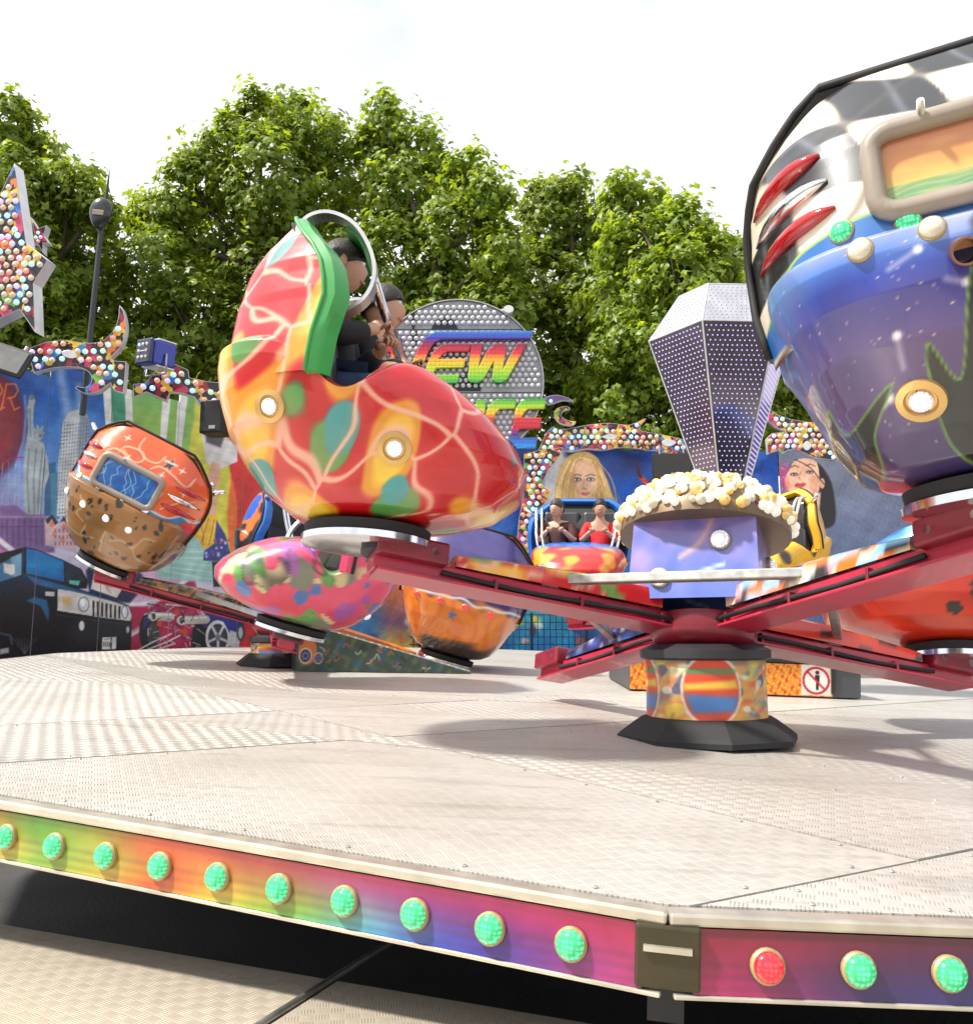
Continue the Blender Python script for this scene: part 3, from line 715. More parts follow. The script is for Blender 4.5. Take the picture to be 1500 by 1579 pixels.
    for k in range(26):
        a = rng.uniform(0, 1, 2); pt.ell(314 + a[0] * 40, 830 + a[1] * 34, 2.2, 2.2, ((200, 206, 232), (96, 100, 180), (180, 60, 90))[k % 3], soft=1.4, alpha=.8)
    pt.poly([(327, 866), (342, 866), (344, 905), (329, 905)], (30, 28, 36), 1.5)
    pt.line(curve([(291, 832), (284, 850), (274, 862)]), .9, (40, 40, 46))
    # black off-road car
    k = (22, 26, 32)
    pt.poly(z4([(-30, 130), (60, 110), (150, 88), (215, 102), (370, 165), (470, 215), (510, 285), (500, 330), (-30, 330)]), k)
    pt.poly(z4([(152, 96), (215, 108), (368, 172), (372, 292), (320, 280), (152, 240)]), gradY([(843, (34, 110, 190)), (870, (30, 130, 190)), (898, (20, 90, 150))]))
    pt.poly(z4([(375, 175), (470, 225), (495, 290), (380, 292)]), (40, 52, 66)); pt.poly(z4([(400, 280), (462, 285), (455, 312), (402, 300)]), (90, 190, 180), 1)
    pt.poly(z4([(-30, 200), (125, 122), (122, 280), (-30, 320)]), (70, 120, 160)); pt.poly(z4([(60, 150), (125, 122), (122, 270), (80, 275)]), (120, 165, 190), 2)
    pt.line(z4([(135, 95), (130, 290)]), 2.4, (20, 60, 100))
    pt.poly(z4([(-30, 300), (150, 240), (330, 290), (520, 350), (745, 425), (762, 470), (758, 690), (-30, 730)]), gradY([(885, (26, 50, 78)), (930, (16, 22, 28)), (1005, (12, 16, 20))]))
    pt.poly(z4([(150, 250), (330, 300), (530, 360), (720, 420), (440, 370), (200, 300)]), (52, 110, 160), 3, .8)
    pt.poly(z4([(150, 400), (200, 376), (270, 395), (285, 460), (280, 520), (235, 430)]), (36, 96, 142), 3)
    pt.poly(z4([(335, 332), (420, 345), (620, 395), (742, 432), (762, 480), (755, 516), (600, 498), (332, 456)]), (214, 210, 204), 1)
    for i in range(7):
        x = 535 + i * 25; pt.poly(z4([(x, 398 + i * 5), (x + 12, 401 + i * 5), (x + 11, 488 + i * 3), (x - 1, 484 + i * 3)]), (26, 30, 36), .8)
    for cx, cy, rx, ry in ((484, 420, 7.5, 10.5), (722, 465, 4, 9)):
        pt.ell(cx / 3.75, 820 + cy / 3.75, rx + 1.2, ry + 1.2, (70, 74, 80)); pt.ell(cx / 3.75, 820 + cy / 3.75, rx, ry, (206, 212, 220)); pt.ell(cx / 3.75 - 1.5, 820 + cy / 3.75 - 2, rx * .45, ry * .5, (246, 248, 250), soft=2)
    pt.poly(z4([(362, 376), (410, 378), (410, 424), (362, 422)]), (226, 190, 110)); pt.poly(z4([(262, 345), (316, 348), (314, 374), (262, 370)]), (188, 190, 190), 1)
    pt.poly(z4([(20, 182), (84, 190), (86, 240), (70, 252), (24, 236)]), (226, 226, 220))
    pt.ell(126, 965, 4.2, 7.4, (226, 226, 222)); pt.ell(197, 971, 2.4, 5.4, (206, 206, 204)); pt.line(z4([(330, 480), (600, 520), (750, 540)]), 1.4, (46, 60, 72), 1.5)
    pt.poly(z4([(592, 612), (672, 608), (670, 678), (590, 680)]), (224, 222, 212), 1); pt.line(z4([(644, 616), (642, 674)]), 2.0, (30, 32, 36), 1)
    for i in range(4): pt.line(z4([(600 + i * 11, 640), (601 + i * 11, 662)]), 1.3, (40, 42, 48), 1)
    pt.line(z4([(602, 622), (636, 620)]), .9, (60, 62, 68), 1); pt.ell(174.5, 989, 2.6, 3, (210, 210, 204))
    pt.ell(20, 1000, 34, 46, (14, 15, 18), soft=3)
    for i in range(7): pt.line([(38, 1008), (38 + (i - 3) * 6, 985)], .9, (120, 130, 138), 1.2, .7)
    pt.line(z4([(-10, 585), (60, 600), (70, 650)]), 3, (60, 84, 100), 2); pt.poly(z4([(0, 680), (50, 670), (52, 700), (0, 710)]), (150, 150, 150), 2)
    # chromed three-wheeler
    pt.ell(230, 975, 15.5, 30, (20, 22, 28)); pt.ell(236, 978, 9, 20, (64, 62, 66), soft=3); pt.poly(z4([(830, 500), (870, 465), (930, 455), (940, 480), (880, 500), (826, 570)]), (48, 52, 110))
    pt.ell(330, 980, 33, 34, (18, 19, 24)); pt.poly(z4([(1115, 560), (1160, 510), (1230, 498), (1290, 520), (1320, 570), (1250, 545), (1170, 560), (1120, 590)]), (40, 50, 118))
    pt.ell(336, 983, 19.5, 26.5, (226, 226, 226)); pt.ell(336, 983, 15, 21, (60, 62, 68)); 
    for a in np.linspace(0, 2 * math.pi, 5, False) + .3: pt.line([(336, 983), (336 + 15 * math.cos(a), 983 + 21 * math.sin(a))], 4, (206, 208, 210), 1.4)
    pt.ell(336, 983, 4, 5.5, (120, 122, 126)); pt.ell(306, 990, 11, 30, (22, 22, 26), soft=2)
    pt.poly(z4([(1150, 440), (1240, 405), (1330, 420), (1400, 470), (1420, 600), (1330, 590), (1290, 520), (1200, 490)]), (36, 46, 130), 2); pt.ell(331, 934, 9, 8, (60, 76, 170), soft=5)
    pt.ell(284, 926, 14, 12, (24, 26, 44), soft=3)
    for a in ([(880, 490), (985, 492)], [(1045, 512), (1190, 508)]): pt.line(z4(a), 13, (196, 192, 182), 1.2); pt.line(z4([(a[0][0], a[0][1] - 12), (a[1][0], a[1][1] - 12)]), 3, (240, 238, 230), 1.5)
    for x, y in ((888, 490), (1050, 514)): pt.ell(x / 3.75, 820 + y / 3.75, 5, 7, (226, 222, 210)); pt.ell(x / 3.75, 820 + y / 3.75, 3.2, 5, (50, 44, 40))
    g = np.random.default_rng(5)
    for k_ in range(70):
        x, y = g.uniform(850, 1160), g.uniform(400, 690); a = g.uniform(0, 3.14); l = g.uniform(14, 70)
        pt.line(z4([(x, y), (x + l * math.cos(a), y + l * math.sin(a) * .8)]), g.uniform(.8, 2.0), ((220, 220, 218), (150, 152, 158), (40, 40, 46), (190, 186, 176))[k_ % 4], 1, .9)
    for a in ([(790, 690), (880, 640), (990, 590)], [(830, 690), (960, 640), (1040, 600)], [(880, 692), (1000, 650)], [(960, 420), (1180, 440)], [(1090, 360), (1130, 440), (1150, 370)]): pt.line(z4(a), 2.2, (222, 222, 220), 1)
    for x, y in ((285, 974), (246, 962), (273, 943)): pt.ell(x, y, 4.5, 5, (206, 70, 36), soft=2)
    pt.poly(z4([(1330, 570), (1390, 590), (1380, 680), (1320, 660)]), (214, 214, 212), 1.5); pt.ell(371, 976, 6, 13, (60, 60, 66)); pt.ell(371, 976, 3.4, 9, (200, 200, 200))

def mural_back(pt, P):
    u, v = pt.u, pt.v
    pt.field(np.ones(len(u)), gradY([(640, (18, 40, 110)), (760, (26, 84, 180)), (840, (40, 110, 196)), (930, (30, 90, 160)), (1020, (40, 130, 190))]))
    pt.field(np.clip(wob(u, v, 0, .022, 5), 0, 1) * .6, (14, 24, 80))
    pt.field(np.clip((760 - u) / 60, 0, 1), gradY([(700, (206, 60, 30)), (900, (226, 120, 50)), (960, (120, 80, 110)), (1000, (222, 190, 70))]))
    pt.field(np.clip((u - 755) / 30, 0, 1) * np.clip((900 - u) / 20, 0, 1) * np.clip((v - 900) / 40, 0, 1), gradY([(940, (40, 150, 170)), (1005, (40, 140, 215))]))
    pt.field(np.clip((600 - u) / 30, 0, 1) * (v > 900), (50, 120, 170))
    g = np.random.default_rng(9)
    for k in range(60):
        x, y = g.uniform(560, 900), g.uniform(900, 1005); pt.ell(x, y, g.uniform(3, 10), g.uniform(3, 10), ((230, 200, 60), (40, 160, 200), (30, 60, 120), (210, 90, 60), (230, 230, 220))[k % 5], soft=4, alpha=.75)
    for k in range(22):
        x, y = g.uniform(930, 1180), g.uniform(690, 860); pt.ell(x, y, 8 + 6 * g.random(), 8 + 6 * g.random(), (90, 150, 220), soft=3, alpha=.22)
    # blonde woman, painted larger than life
    pt.poly(closed_curve([(838, 720), (850, 700), (870, 692), (872, 770), (840, 790)]), (208, 210, 214), 10)
    hair = closed_curve(z5([(232, 480), (260, 400), (305, 360), (365, 348), (420, 375), (452, 440), (480, 520), (515, 590), (545, 660), (520, 760), (240, 760), (205, 660), (222, 570)]))
    pt.poly(hair, (222, 184, 116), 2)
    for k in range(34):
        t = k / 33; x0 = 300 + 120 * t; x1 = 215 + 330 * t
        pt.line(curve(z5([(x0, 365 + 40 * abs(t - .5)), (x0 + (x1 - x0) * .55 + 8 * math.sin(k * 2), 480), (x1 + 10 * math.sin(k * 3.1), 650)])), 1.3, ((250, 226, 170), (176, 128, 64), (236, 202, 138), (150, 104, 52))[k % 4], 1.6, .75)
    pt.poly(closed_curve(z5([(306, 470), (315, 415), (350, 388), (392, 395), (418, 440), (420, 495), (400, 545), (366, 572), (335, 550), (314, 515)])), (232, 186, 150), 1.5)
    pt.poly(closed_curve(z5([(306, 470), (318, 440), (326, 500), (345, 555), (335, 550), (314, 515)])), (196, 142, 108), 5, .7)
    for s in (0, 1):
        ex = (328, 392)[s]; pt.line(z5([(ex - 22, 462), (ex, 454), (ex + 20, 460)]), 1.6, (120, 80, 50), 1.2)
        pt.ell(780 + ex / 3, 580 + 478 / 3, 6.4, 3.1, (60, 44, 40), soft=2); pt.ell(780 + ex / 3, 580 + 479 / 3, 4.4, 1.8, (238, 236, 232), soft=.8); pt.ell(780 + ex / 3 + .3, 580 + 478.5 / 3, 1.9, 1.9, (58, 74, 90), soft=.8)
    pt.line(z5([(362, 478), (357, 512), (366, 520)]), 1.3, (196, 140, 110), 1.5); pt.line(z5([(352, 521), (372, 522)]), 1.2, (170, 110, 88), 1.5)
    pt.poly(closed_curve(z5([(343, 543), (358, 536), (366, 539), (375, 535), (388, 543), (367, 554)])), (206, 106, 100), 1)
    pt.poly(z5([(335, 560), (400, 560), (420, 640), (320, 640)]), (220, 170, 132), 3)
    for a in ([(310, 400), (300, 480), (285, 620)], [(424, 420), (436, 510), (455, 640)], [(318, 395), (308, 470), (312, 560), (300, 640)], [(418, 410), (428, 500), (420, 580), (440, 650)]): pt.line(curve(z5(a)), 4, (206, 160, 92), 2.5)
    pt.line(curve(z5([(395, 390), (330, 380), (300, 440)])), 3, (240, 212, 150), 2)
    # red flame tongue
    pt.poly(closed_curve(z5([(605, 385), (618, 440), (650, 480), (700, 520), (745, 545), (720, 570), (690, 560), (640, 500), (606, 455)])), (206, 56, 30), 1.5); pt.poly(closed_curve(z5([(605, 385), (616, 430), (630, 470), (606, 455)])), (40, 20, 40), 3)
    pt.poly(closed_curve(z5([(640, 490), (700, 530), (730, 548), (700, 552)])), (240, 140, 40), 2)

def mural_right(pt, P):
    u, v = pt.u, pt.v
    pt.field(np.ones(len(u)), gradY([(640, (96, 104, 130)), (720, (112, 116, 136)), (800, (90, 100, 128)), (1010, (60, 80, 120))]))
    pt.ell(1208, 735, 14, 18, (176, 60, 120), soft=14, alpha=.8)
    for k in range(40): pt.ell(rng.uniform(1190, 1225), rng.uniform(710, 770), .9, .9, (230, 170, 200), soft=1, alpha=.8)
    fx = lambda p: [(1100 + x / 3.75, 380 + y / 3.75) for x, y in p]
    pt.poly(closed_curve(fx([(590, 1260), (640, 1290), (690, 1400), (700, 1600), (590, 1620), (570, 1480), (600, 1420)])), (24, 20, 26), 3)
    pt.poly(closed_curve(fx([(440, 1290), (470, 1240), (540, 1225), (595, 1250), (612, 1330), (608, 1420), (570, 1470), (540, 1440), (470, 1440), (425, 1400), (415, 1340)])), (226, 178, 150), 1.5)
    pt.poly(closed_curve(fx([(425, 1330), (440, 1380), (425, 1420), (415, 1380)])), (230, 110, 100), 4, .7)
    pt.poly(closed_curve(fx([(560, 1330), (606, 1330), (604, 1430), (570, 1465), (556, 1410)])), (190, 130, 104), 5, .6)
    for ex, ey in ((465, 1318), (556, 1305)):
        pt.ell(1100 + ex / 3.75, 380 + ey / 3.75, 6, 2.8, (70, 50, 50), soft=1.6); pt.ell(1100 + ex / 3.75, 380 + ey / 3.75 + .4, 3.6, 1.3, (210, 200, 196), soft=.8); pt.ell(1100 + ex / 3.75, 380 + ey / 3.75, 1.5, 1.6, (50, 40, 40), soft=.8)
    for p in ([(445, 1278), (468, 1266), (492, 1276)], [(535, 1268), (560, 1258), (588, 1272)]): pt.line(fx(p), 1.6, (96, 66, 60), 1.4)
    pt.line(fx([(505, 1300), (492, 1340), (504, 1350)]), 1.3, (190, 130, 110), 1.6)
    pt.poly(closed_curve(fx([(466, 1382), (486, 1366), (500, 1370), (520, 1364), (536, 1376), (512, 1396), (486, 1396)])), (190, 84, 84), 1); pt.line(fx([(476, 1380), (526, 1378)]), 1.3, (110, 40, 44), 1)
    pt.poly(fx([(560, 1450), (620, 1420), (610, 1560), (560, 1600)]), (206, 160, 136), 2)
    pt.ell(1100 + 628 / 3.75, 380 + 1370 / 3.75, 4, 8, (214, 160, 130))
    pt.line(curve(fx([(470, 1230), (560, 1280), (610, 1340), (660, 1400)])), 1.4, (30, 26, 30), 1.2)

wall = thing('mural_wall', 'tall painted back wall with city skyline, black car and portraits', 'wall', Matrix.Identity(4))
ZB, ZT = .15, 5.1
q0, q1 = Vector((-6.7, 8.6, 0)), Vector((-3.35, 12.7, 0))
def top_z(px, py, a, b):
    d = (b - a); n = Vector((d.y, -d.x, 0)); return on_plane(px, py, a, n)
def wall_pt(px, a, b):
    return Vector((*top_z(px, 800, a, b)[:2], 0))
cuts = [wall_pt(x, q0, q1) for x in (-70, 62, 162, 268, 372, 452)]
tops = [top_z(x, y, q0, q1).z for x, y in ((20, 566), (100, 566), (215, 604), (320, 612), (420, 640))]
dirn = (q1 - q0).normalized()
for a, b, t in zip(cuts[:-1], cuts[1:], tops):
    grid_panel('mural_panel', a + dirn * .004, b - dirn * .004, ZB, t, .0105, mural_left, wall)
r0 = cuts[-1] + Vector((.06, .06, 0)); r1 = Vector((1.15, 14.55, 0)); r2 = Vector((3.15, 14.8, 0)); r3 = Vector((5.0, 14.75, 0)); r4 = Vector((7.4, 14.3, 0))
tb = top_z(900, 693, r1, r2).z
for a, b, cs in ((r0, Vector((-.6, 14.2, 0)), .02), (Vector((-.6, 14.2, 0)), r1, .02), (r1, r2, .0125), (r2, r3, .014)):
    d = (b - a).normalized(); grid_panel('mural_panel', a + d * .004, b - d * .004, ZB, tb, cs, mural_back, wall)
grid_panel('mural_panel', r3 + Vector((.02, 0, 0)), r4, ZB, tb + .15, .0125, mural_right, wall)
grid_panel('mural_panel', r4 + Vector((.02, -.01, 0)), Vector((10.5, 12.6, 0)), ZB, tb + .1, .03, mural_right, wall)
# props behind the wall
pr = MB()
for p in cuts + [r1, r2, r3, r4]:
    nrm = p.normalized(); pr.cyl((p.x + nrm.x * .12, p.y + nrm.y * .12, 0), (p.x + nrm.x * .12, p.y + nrm.y * .12, 3.9), .05)
pr.build('wall_posts', dark_m, wall)

# black wire mesh fence along the back edge of the platform
fen = thing('mesh_fence', 'low black wire mesh fence at the back of the turntable', 'fence', Matrix.Identity(4))
fa, fb = at(560, 990, 13.9), at(905, 990, 14.15); fz0, fz1 = at(700, 1040, 14).z, at(700, 948, 14).z
for k in range(5):
    p = fa.lerp(fb, k / 4); MB().cyl((p.x, p.y, 0), (p.x, p.y, fz1 + .03), .022, n=8).build('fence_post', dark_m, fen)
for i in range(4):
    m_ = MB(); a, b = fa.lerp(fb, i / 4), fa.lerp(fb, (i + 1) / 4)
    for k in range(9): p = a.lerp(b, k / 9); m_.cyl((p.x, p.y, fz0), (p.x, p.y, fz1), .007, n=5)
    for k in range(9): z = fz0 + (fz1 - fz0) * k / 8; m_.cyl((a.x, a.y, z), (b.x, b.y, z), .007, n=5)
    m_.build('mesh_panel', dark_m, fen)

# ================================================================== crest boards, stars, sign
splat_m = splatter('confetti_airbrush', 11)
splat2_m = splatter('confetti_airbrush_fine', 16)
bulb_cols = [mat('bulb_peach', rgb(232, 176, 146), .3, coat=.5, emit=rgb(232, 176, 146), est=.12), mat('bulb_cream', rgb(214, 204, 176), .3, coat=.5, emit=rgb(214, 204, 176), est=.1),
             mat('bulb_ice', rgb(170, 222, 240), .25, coat=.5, emit=(.5, .85, 1), est=.35), mat('bulb_lilac', rgb(206, 190, 226), .25, coat=.5, emit=(.7, .6, 1), est=.3), mat('bulb_mint', rgb(170, 220, 190), .25, coat=.5, emit=(.5, 1, .7), est=.3)]
def bulb_mesh(r, m):
    return MB().lathe([(r, 0), (r * .96, r * .45), (r * .55, r * .75), (r * .05, r * .85)], n=9).mesh('bulb', m, True, 60)
def inside(p, q):
    c = False
    for i in range(len(q)):
        a, b = q[i], q[(i + 1) % len(q)]
        if (a[1] > p[1]) != (b[1] > p[1]) and p[0] < (b[0] - a[0]) * (p[1] - a[1]) / (b[1] - a[1]) + a[0]: c = not c
    return c
def edge_d(p, q):
    d = 9e9
    for i in range(len(q)):
        a = np.array(q[i]); b = np.array(q[(i + 1) % len(q)]); e = b - a; t = max(0, min(1, ((np.array(p) - a) @ e) / (e @ e + 1e-12)))
        d = min(d, float(np.hypot(*(np.array(p) - a - t * e))))
    return d
BULB = {}
def board(name, label, cat, outline, Y, r_bulb=4.6, pitch=14.5, th=.09, holes=(), m=None, group=None, turn=0.0, seed=0):
    """a cut-out board with confetti paint, a bright metal edge and rows of bulbs; outline traced on an upright plane Y metres away"""
    o0 = at(np.mean([p[0] for p in outline]), np.mean([p[1] for p in outline]), Y)
    nv = Vector((math.sin(turn), -math.cos(turn), 0)); X = Vector((math.cos(turn), math.sin(turn), 0)); Z = Vector((0, 0, 1))
    F = frame(o0, X, Z, nv); FI = F.inverted()
    loc = lambda p: tuple((FI @ on_plane(p[0], p[1], o0, nv))[:2])
    q = [loc(p) for p in outline]; root = thing(name, label, cat, F, group)
    if area([np.array(p) for p in q]) < 0: q = q[::-1]
    MB().prism(q, Matrix.Translation((0, 0, -th)), th - .004).build('metal_edge', silver_m, root)
    n = len(q); qi = [tuple(p) for p in inset([np.array(p) for p in q], .006)]
    obj('face', mesh('face', [(x, y, 0) for x, y in qi], [tuple(range(len(qi)))], m or splat_m), root)
    s = Y / F_PX; rb = r_bulb * s; k = (round(rb, 4)); g = np.random.default_rng(seed + 3)
    if k not in BULB: BULB[k] = [bulb_mesh(rb, c) for c in bulb_cols]
    x0, x1 = min(p[0] for p in q), max(p[0] for p in q); y0, y1 = min(p[1] for p in q), max(p[1] for p in q)
    st = pitch * s; row = 0; y = y0 + st * .4; H = [[loc(p) for p in h] for h in holes]
    while y < y1:
        x = x0 + (st / 2 if row % 2 else 0)
        while x < x1:
            p = (x + g.uniform(-.12, .12) * st, y + g.uniform(-.12, .12) * st)
            if inside(p, q) and edge_d(p, q) > rb * 1.15 and not any(inside(p, h) or edge_d(p, h) < rb for h in H):
                obj('bulb', BULB[k][g.choice([0, 0, 0, 1, 1, 2, 2, 3, 4])], root, loc=(p[0], p[1], .001))
            x += st
        y += st * .86; row += 1
    for h in H:
        MB().prism(h, Matrix.Translation((0, 0, .0)), .012).build('eye_plate', silver_m, root, bev=.004)
    return root
YL = 9.6
board('crest_board', 'curling horn-shaped crest board with bulbs above the city mural', 'crest board',
      curve([(42, 538), (48, 560), (52, 575)], 3) + curve([(60, 572), (90, 566), (125, 567), (140, 578), (140, 590), (130, 597), (114, 594)], 4)[:-1]
      + curve([(116, 598), (130, 606), (150, 604), (162, 596)], 3) + [(170, 590), (176, 602), (190, 606), (193, 575), (194, 557)]
      + curve([(176, 556), (170, 552), (178, 543), (188, 530), (194, 505), (190, 480), (184, 470)], 4)[:-1] + curve([(184, 470), (181, 495), (170, 515), (152, 527), (125, 528), (100, 524), (70, 527)], 4),
      YL, holes=[closed_curve([(96, 543), (108, 540), (120, 549), (112, 553), (100, 550)])], seed=1)
board('crest_board', 'wavy crest board with bulbs below the blue spotlight', 'crest board',
      [(205, 592), (225, 590), (240, 572), (258, 556), (272, 562), (290, 570), (292, 582), (320, 588), (346, 590), (352, 602), (352, 628), (330, 634), (312, 630), (300, 612), (280, 606), (262, 604), (258, 618), (244, 612), (226, 604), (206, 612)],
      10.6, seed=2, turn=.3)
YR = 14.35
board('crest_board', 'long wavy crest board with bulbs above the blonde portrait', 'crest board',
      curve([(830, 694), (842, 668), (852, 658)], 3) + curve([(862, 662), (880, 660), (905, 655), (940, 652), (970, 655), (996, 645), (985, 662), (1010, 668), (1060, 680), (1065, 700)], 3)
      + curve([(1040, 700), (1000, 694), (960, 690), (930, 694), (905, 692), (880, 696), (850, 694), (842, 712)], 3), YR, r_bulb=3.6, pitch=10.4, m=splat2_m, seed=3,
      holes=[closed_curve([(928, 674), (940, 669), (952, 672), (944, 678)]), closed_curve([(1020, 681), (1030, 677), (1042, 682), (1034, 688), (1024, 687)])])
board('crest_board', 'small hooked crest board with bulbs right of the disc sign', 'crest board',
      closed_curve([(862, 651), (855, 640), (858, 630), (872, 626), (879, 630), (868, 634), (866, 642), (876, 648), (888, 650), (880, 656)]), YR - .1, r_bulb=3.2, pitch=9.5, m=splat2_m, seed=4)
board('crest_board', 'purple leaf-tipped crest board beside the disc sign rim', 'crest board',
      closed_curve([(842, 612), (862, 609), (884, 618), (868, 617), (852, 622), (843, 622)]), YR - .15, r_bulb=3.0, pitch=9.5, m=mat('purple_airbrush', rgb(110, 86, 140), .4, var=.3), seed=5)
board('crest_board', 'upright column of bulbs left of the blonde portrait', 'crest board',
      [(808, 700), (840, 692), (868, 690), (862, 706), (846, 724), (836, 745), (840, 752), (850, 755), (846, 768), (838, 778), (832, 800), (829, 850), (795, 855), (800, 800), (808, 760)], YR - .2, r_bulb=3.7, pitch=11, m=splat2_m, seed=6)
board('crest_board', 'curled crest board with bulbs right of the faceted gem', 'crest board',
      [(1186, 630), (1200, 640), (1218, 646), (1240, 650), (1262, 652), (1290, 670), (1290, 710), (1258, 706), (1240, 698), (1226, 692), (1214, 694), (1206, 700), (1200, 694), (1184, 700), (1182, 676), (1190, 668), (1212, 666), (1196, 658), (1184, 648)], YR - .6, r_bulb=3.6, pitch=10.4, m=splat2_m, seed=7,
      holes=[closed_curve([(1238, 686), (1244, 680), (1251, 686), (1246, 694), (1240, 693)])])
board('star_board', 'huge confetti star with bulbs cut by the left edge', 'star',
      [(22, 251), (40, 374), (73, 400), (51, 436), (54, 512), (30, 476), (0, 490), (-60, 520), (-50, 455), (-95, 400), (-35, 375)], 9.0, r_bulb=5.0, pitch=14.5, th=.16, seed=8, turn=-.12)
board('star_board', 'small six-pointed star with bulbs beside the huge star', 'star',
      [(45, 332), (58, 352), (72, 347), (67, 362), (75, 374), (66, 374), (66, 390), (59, 376), (44, 371), (54, 362)], 9.3, r_bulb=3.0, pitch=9, th=.10, seed=9)
pole = MB(); base_ = at(139, 526, 10.2); tip = at(157, 350, 10.2)
# spoon-shaped lamp and needle on the crest
sp = thing('spoon_lamp', 'black spoon-shaped lamp on a tall leaning pole', 'lamp', Matrix.Translation(base_))
b0 = at(127, 640, 10.25) - base_; t0 = at(156, 352, 10.2) - base_
MB().cyl(b0, t0, .036, .030, 12).build('pole', mat('anthracite_paint', (.045, .05, .055), .45, .3, var=.2), sp, True, 50)
c0 = at(155, 329, 10.15) - base_; ax = (t0 - b0).normalized()
hd = MB(); R_ = []
for t in np.linspace(0, math.pi, 14):
    r = .135 * math.sin(t) * (1 - .18 * math.cos(t)); R_.append([c0 + ax * (.205 * -math.cos(t)) + Vector((math.cos(a) * max(r, .002), math.sin(a) * max(r, .002) * .5, 0)) for a in np.linspace(0, 2 * math.pi, 20, False)])
hd.rings(R_); hd.build('spoon_head', mat('black_gloss', (.012, .012, .014), .25, coat=.4), sp, True)
MB().box(c0 + Vector((0, -.071, -.02)), (.14, .012, .07), Matrix.Rotation(.12, 3, 'Y')).build('reflector', mat('bronze_glass', (.28, .22, .17), .25, .6), sp, bev=.006)
MB().cyl(at(163, 310, 10.25) - base_, at(169, 262, 10.25) - base_, .026, .004, 8).build('needle', dark_m, sp, True, 50)

# blue spotlight on the crest
Ms = frame(at(232, 544, 9.9), Vector((math.cos(.6), -math.sin(.6), -.10)).normalized(), Vector((.56, .80, .2)).normalized(), Vector((0, -.15, 1)).normalized())
Ms = Matrix.LocRotScale(Ms.translation, Matrix.Rotation(-.62, 3, 'Z') @ Matrix.Rotation(.10, 3, 'Y'), None)
spt = thing('spotlight', 'blue and silver box spotlight on the crest', 'spotlight', Ms)
MB().box((0, .10, 0), (.30, .30, .30)).build('housing', mat('blue_housing', rgb(38, 52, 150), .3, .2, .4), spt, bev=.03)
MB().box((0, -.075, 0), (.305, .05, .305)).build('front_frame', mat('navy_frame', rgb(24, 28, 78), .35, 0, .4), spt, bev=.022)
for z in (-.156, .156): MB().box((0, .12, z), (.29, .24, .018)).build('silver_band', silver_m, spt, bev=.005)
for k in range(9):
    x, z = (k % 3 - 1) * .075, (k // 3 - 1) * .075
    if k == 4: continue
    obj('led_lens', BULB[sorted(BULB)[0]][2 if k == 6 else 1], spt, M=Matrix.Translation((x, -.102, z)) @ Matrix.Rotation(math.pi / 2, 4, 'X'))
MB().box((0, -.102, 0), (.10, .006, .012)).build('name_plate', silver_m, spt)
MB().tube([(-.17, .1, 0), (-.20, .1, -.24), (.20, .1, -.24), (.17, .1, 0)], .013, 6).build('yoke', steel_m, spt, True)
MB().tube([(-.16, .1, -.06), (-.15, .05, -.2), (-.08, 0, -.27)], .008, 6).build('cable', mat('blue_cable', (.02, .05, .3), .4), spt, True)

# grey flat screen at the left edge
Msc = Matrix.LocRotScale(at(0, 551, 8.9), Matrix.Rotation(.32, 3, 'Y') @ Matrix.Rotation(-.25, 3, 'X'), None)
scn = thing('flat_panel_light', 'grey floodlight panel in a black frame, tilted, at the left edge', 'floodlight', Msc)
MB().box((-.15, .0, 0), (.94, .05, .33)).build('frame', mat('black_frame', (.015, .016, .018), .4), scn, bev=.03)
MB().box((-.15, -.03, 0), (.86, .012, .265)).build('glass', mat('grey_glass', (.20, .20, .19), .18, .3, var=.35, vscale=4), scn, bev=.012)
MB().cyl((.2, 0, .16), (.2, 0, .21), .02).build('hook', steel_m, scn)

# loudspeakers hanging from the wall
def speaker(label, px, py, Y, w, h, d, rz):
    r = thing('loudspeaker', label, 'loudspeaker', Matrix.LocRotScale(at(px, py, Y), Matrix.Rotation(rz, 3, 'Z'), None))
    MB().box((0, 0, 0), (w, d, h)).build('cabinet', mat('black_cabinet', (.012, .012, .013), .5, var=.3), r, bev=.012)
    MB().box((0, -d / 2 - .006, 0), (w * .92, .010, h * .9)).build('grille', mat('grille', (.02, .02, .02), .7, bump=.6, bscale=200), r)
    MB().box((w * .1, -d / 2 - .014, -h * .34), (w * .28, .006, h * .10)).build('badge', mat('badge_grey', (.4, .4, .38), .4), r)
    MB().tube([(-w * .3, 0, h / 2), (-w * .3, .3, h / 2 + .25)], .012, 6).tube([(w * .3, 0, h / 2), (w * .3, .3, h / 2 + .25)], .012, 6).build('bracket', steel_m, r)
    return r
speaker('black loudspeaker left of the faceted gem', 1036, 722, 13.6, .62, .40, .42, -.18)
speaker('black loudspeaker left of the red gondola', 334, 646, 10.8, .30, .42, .3, -.2)

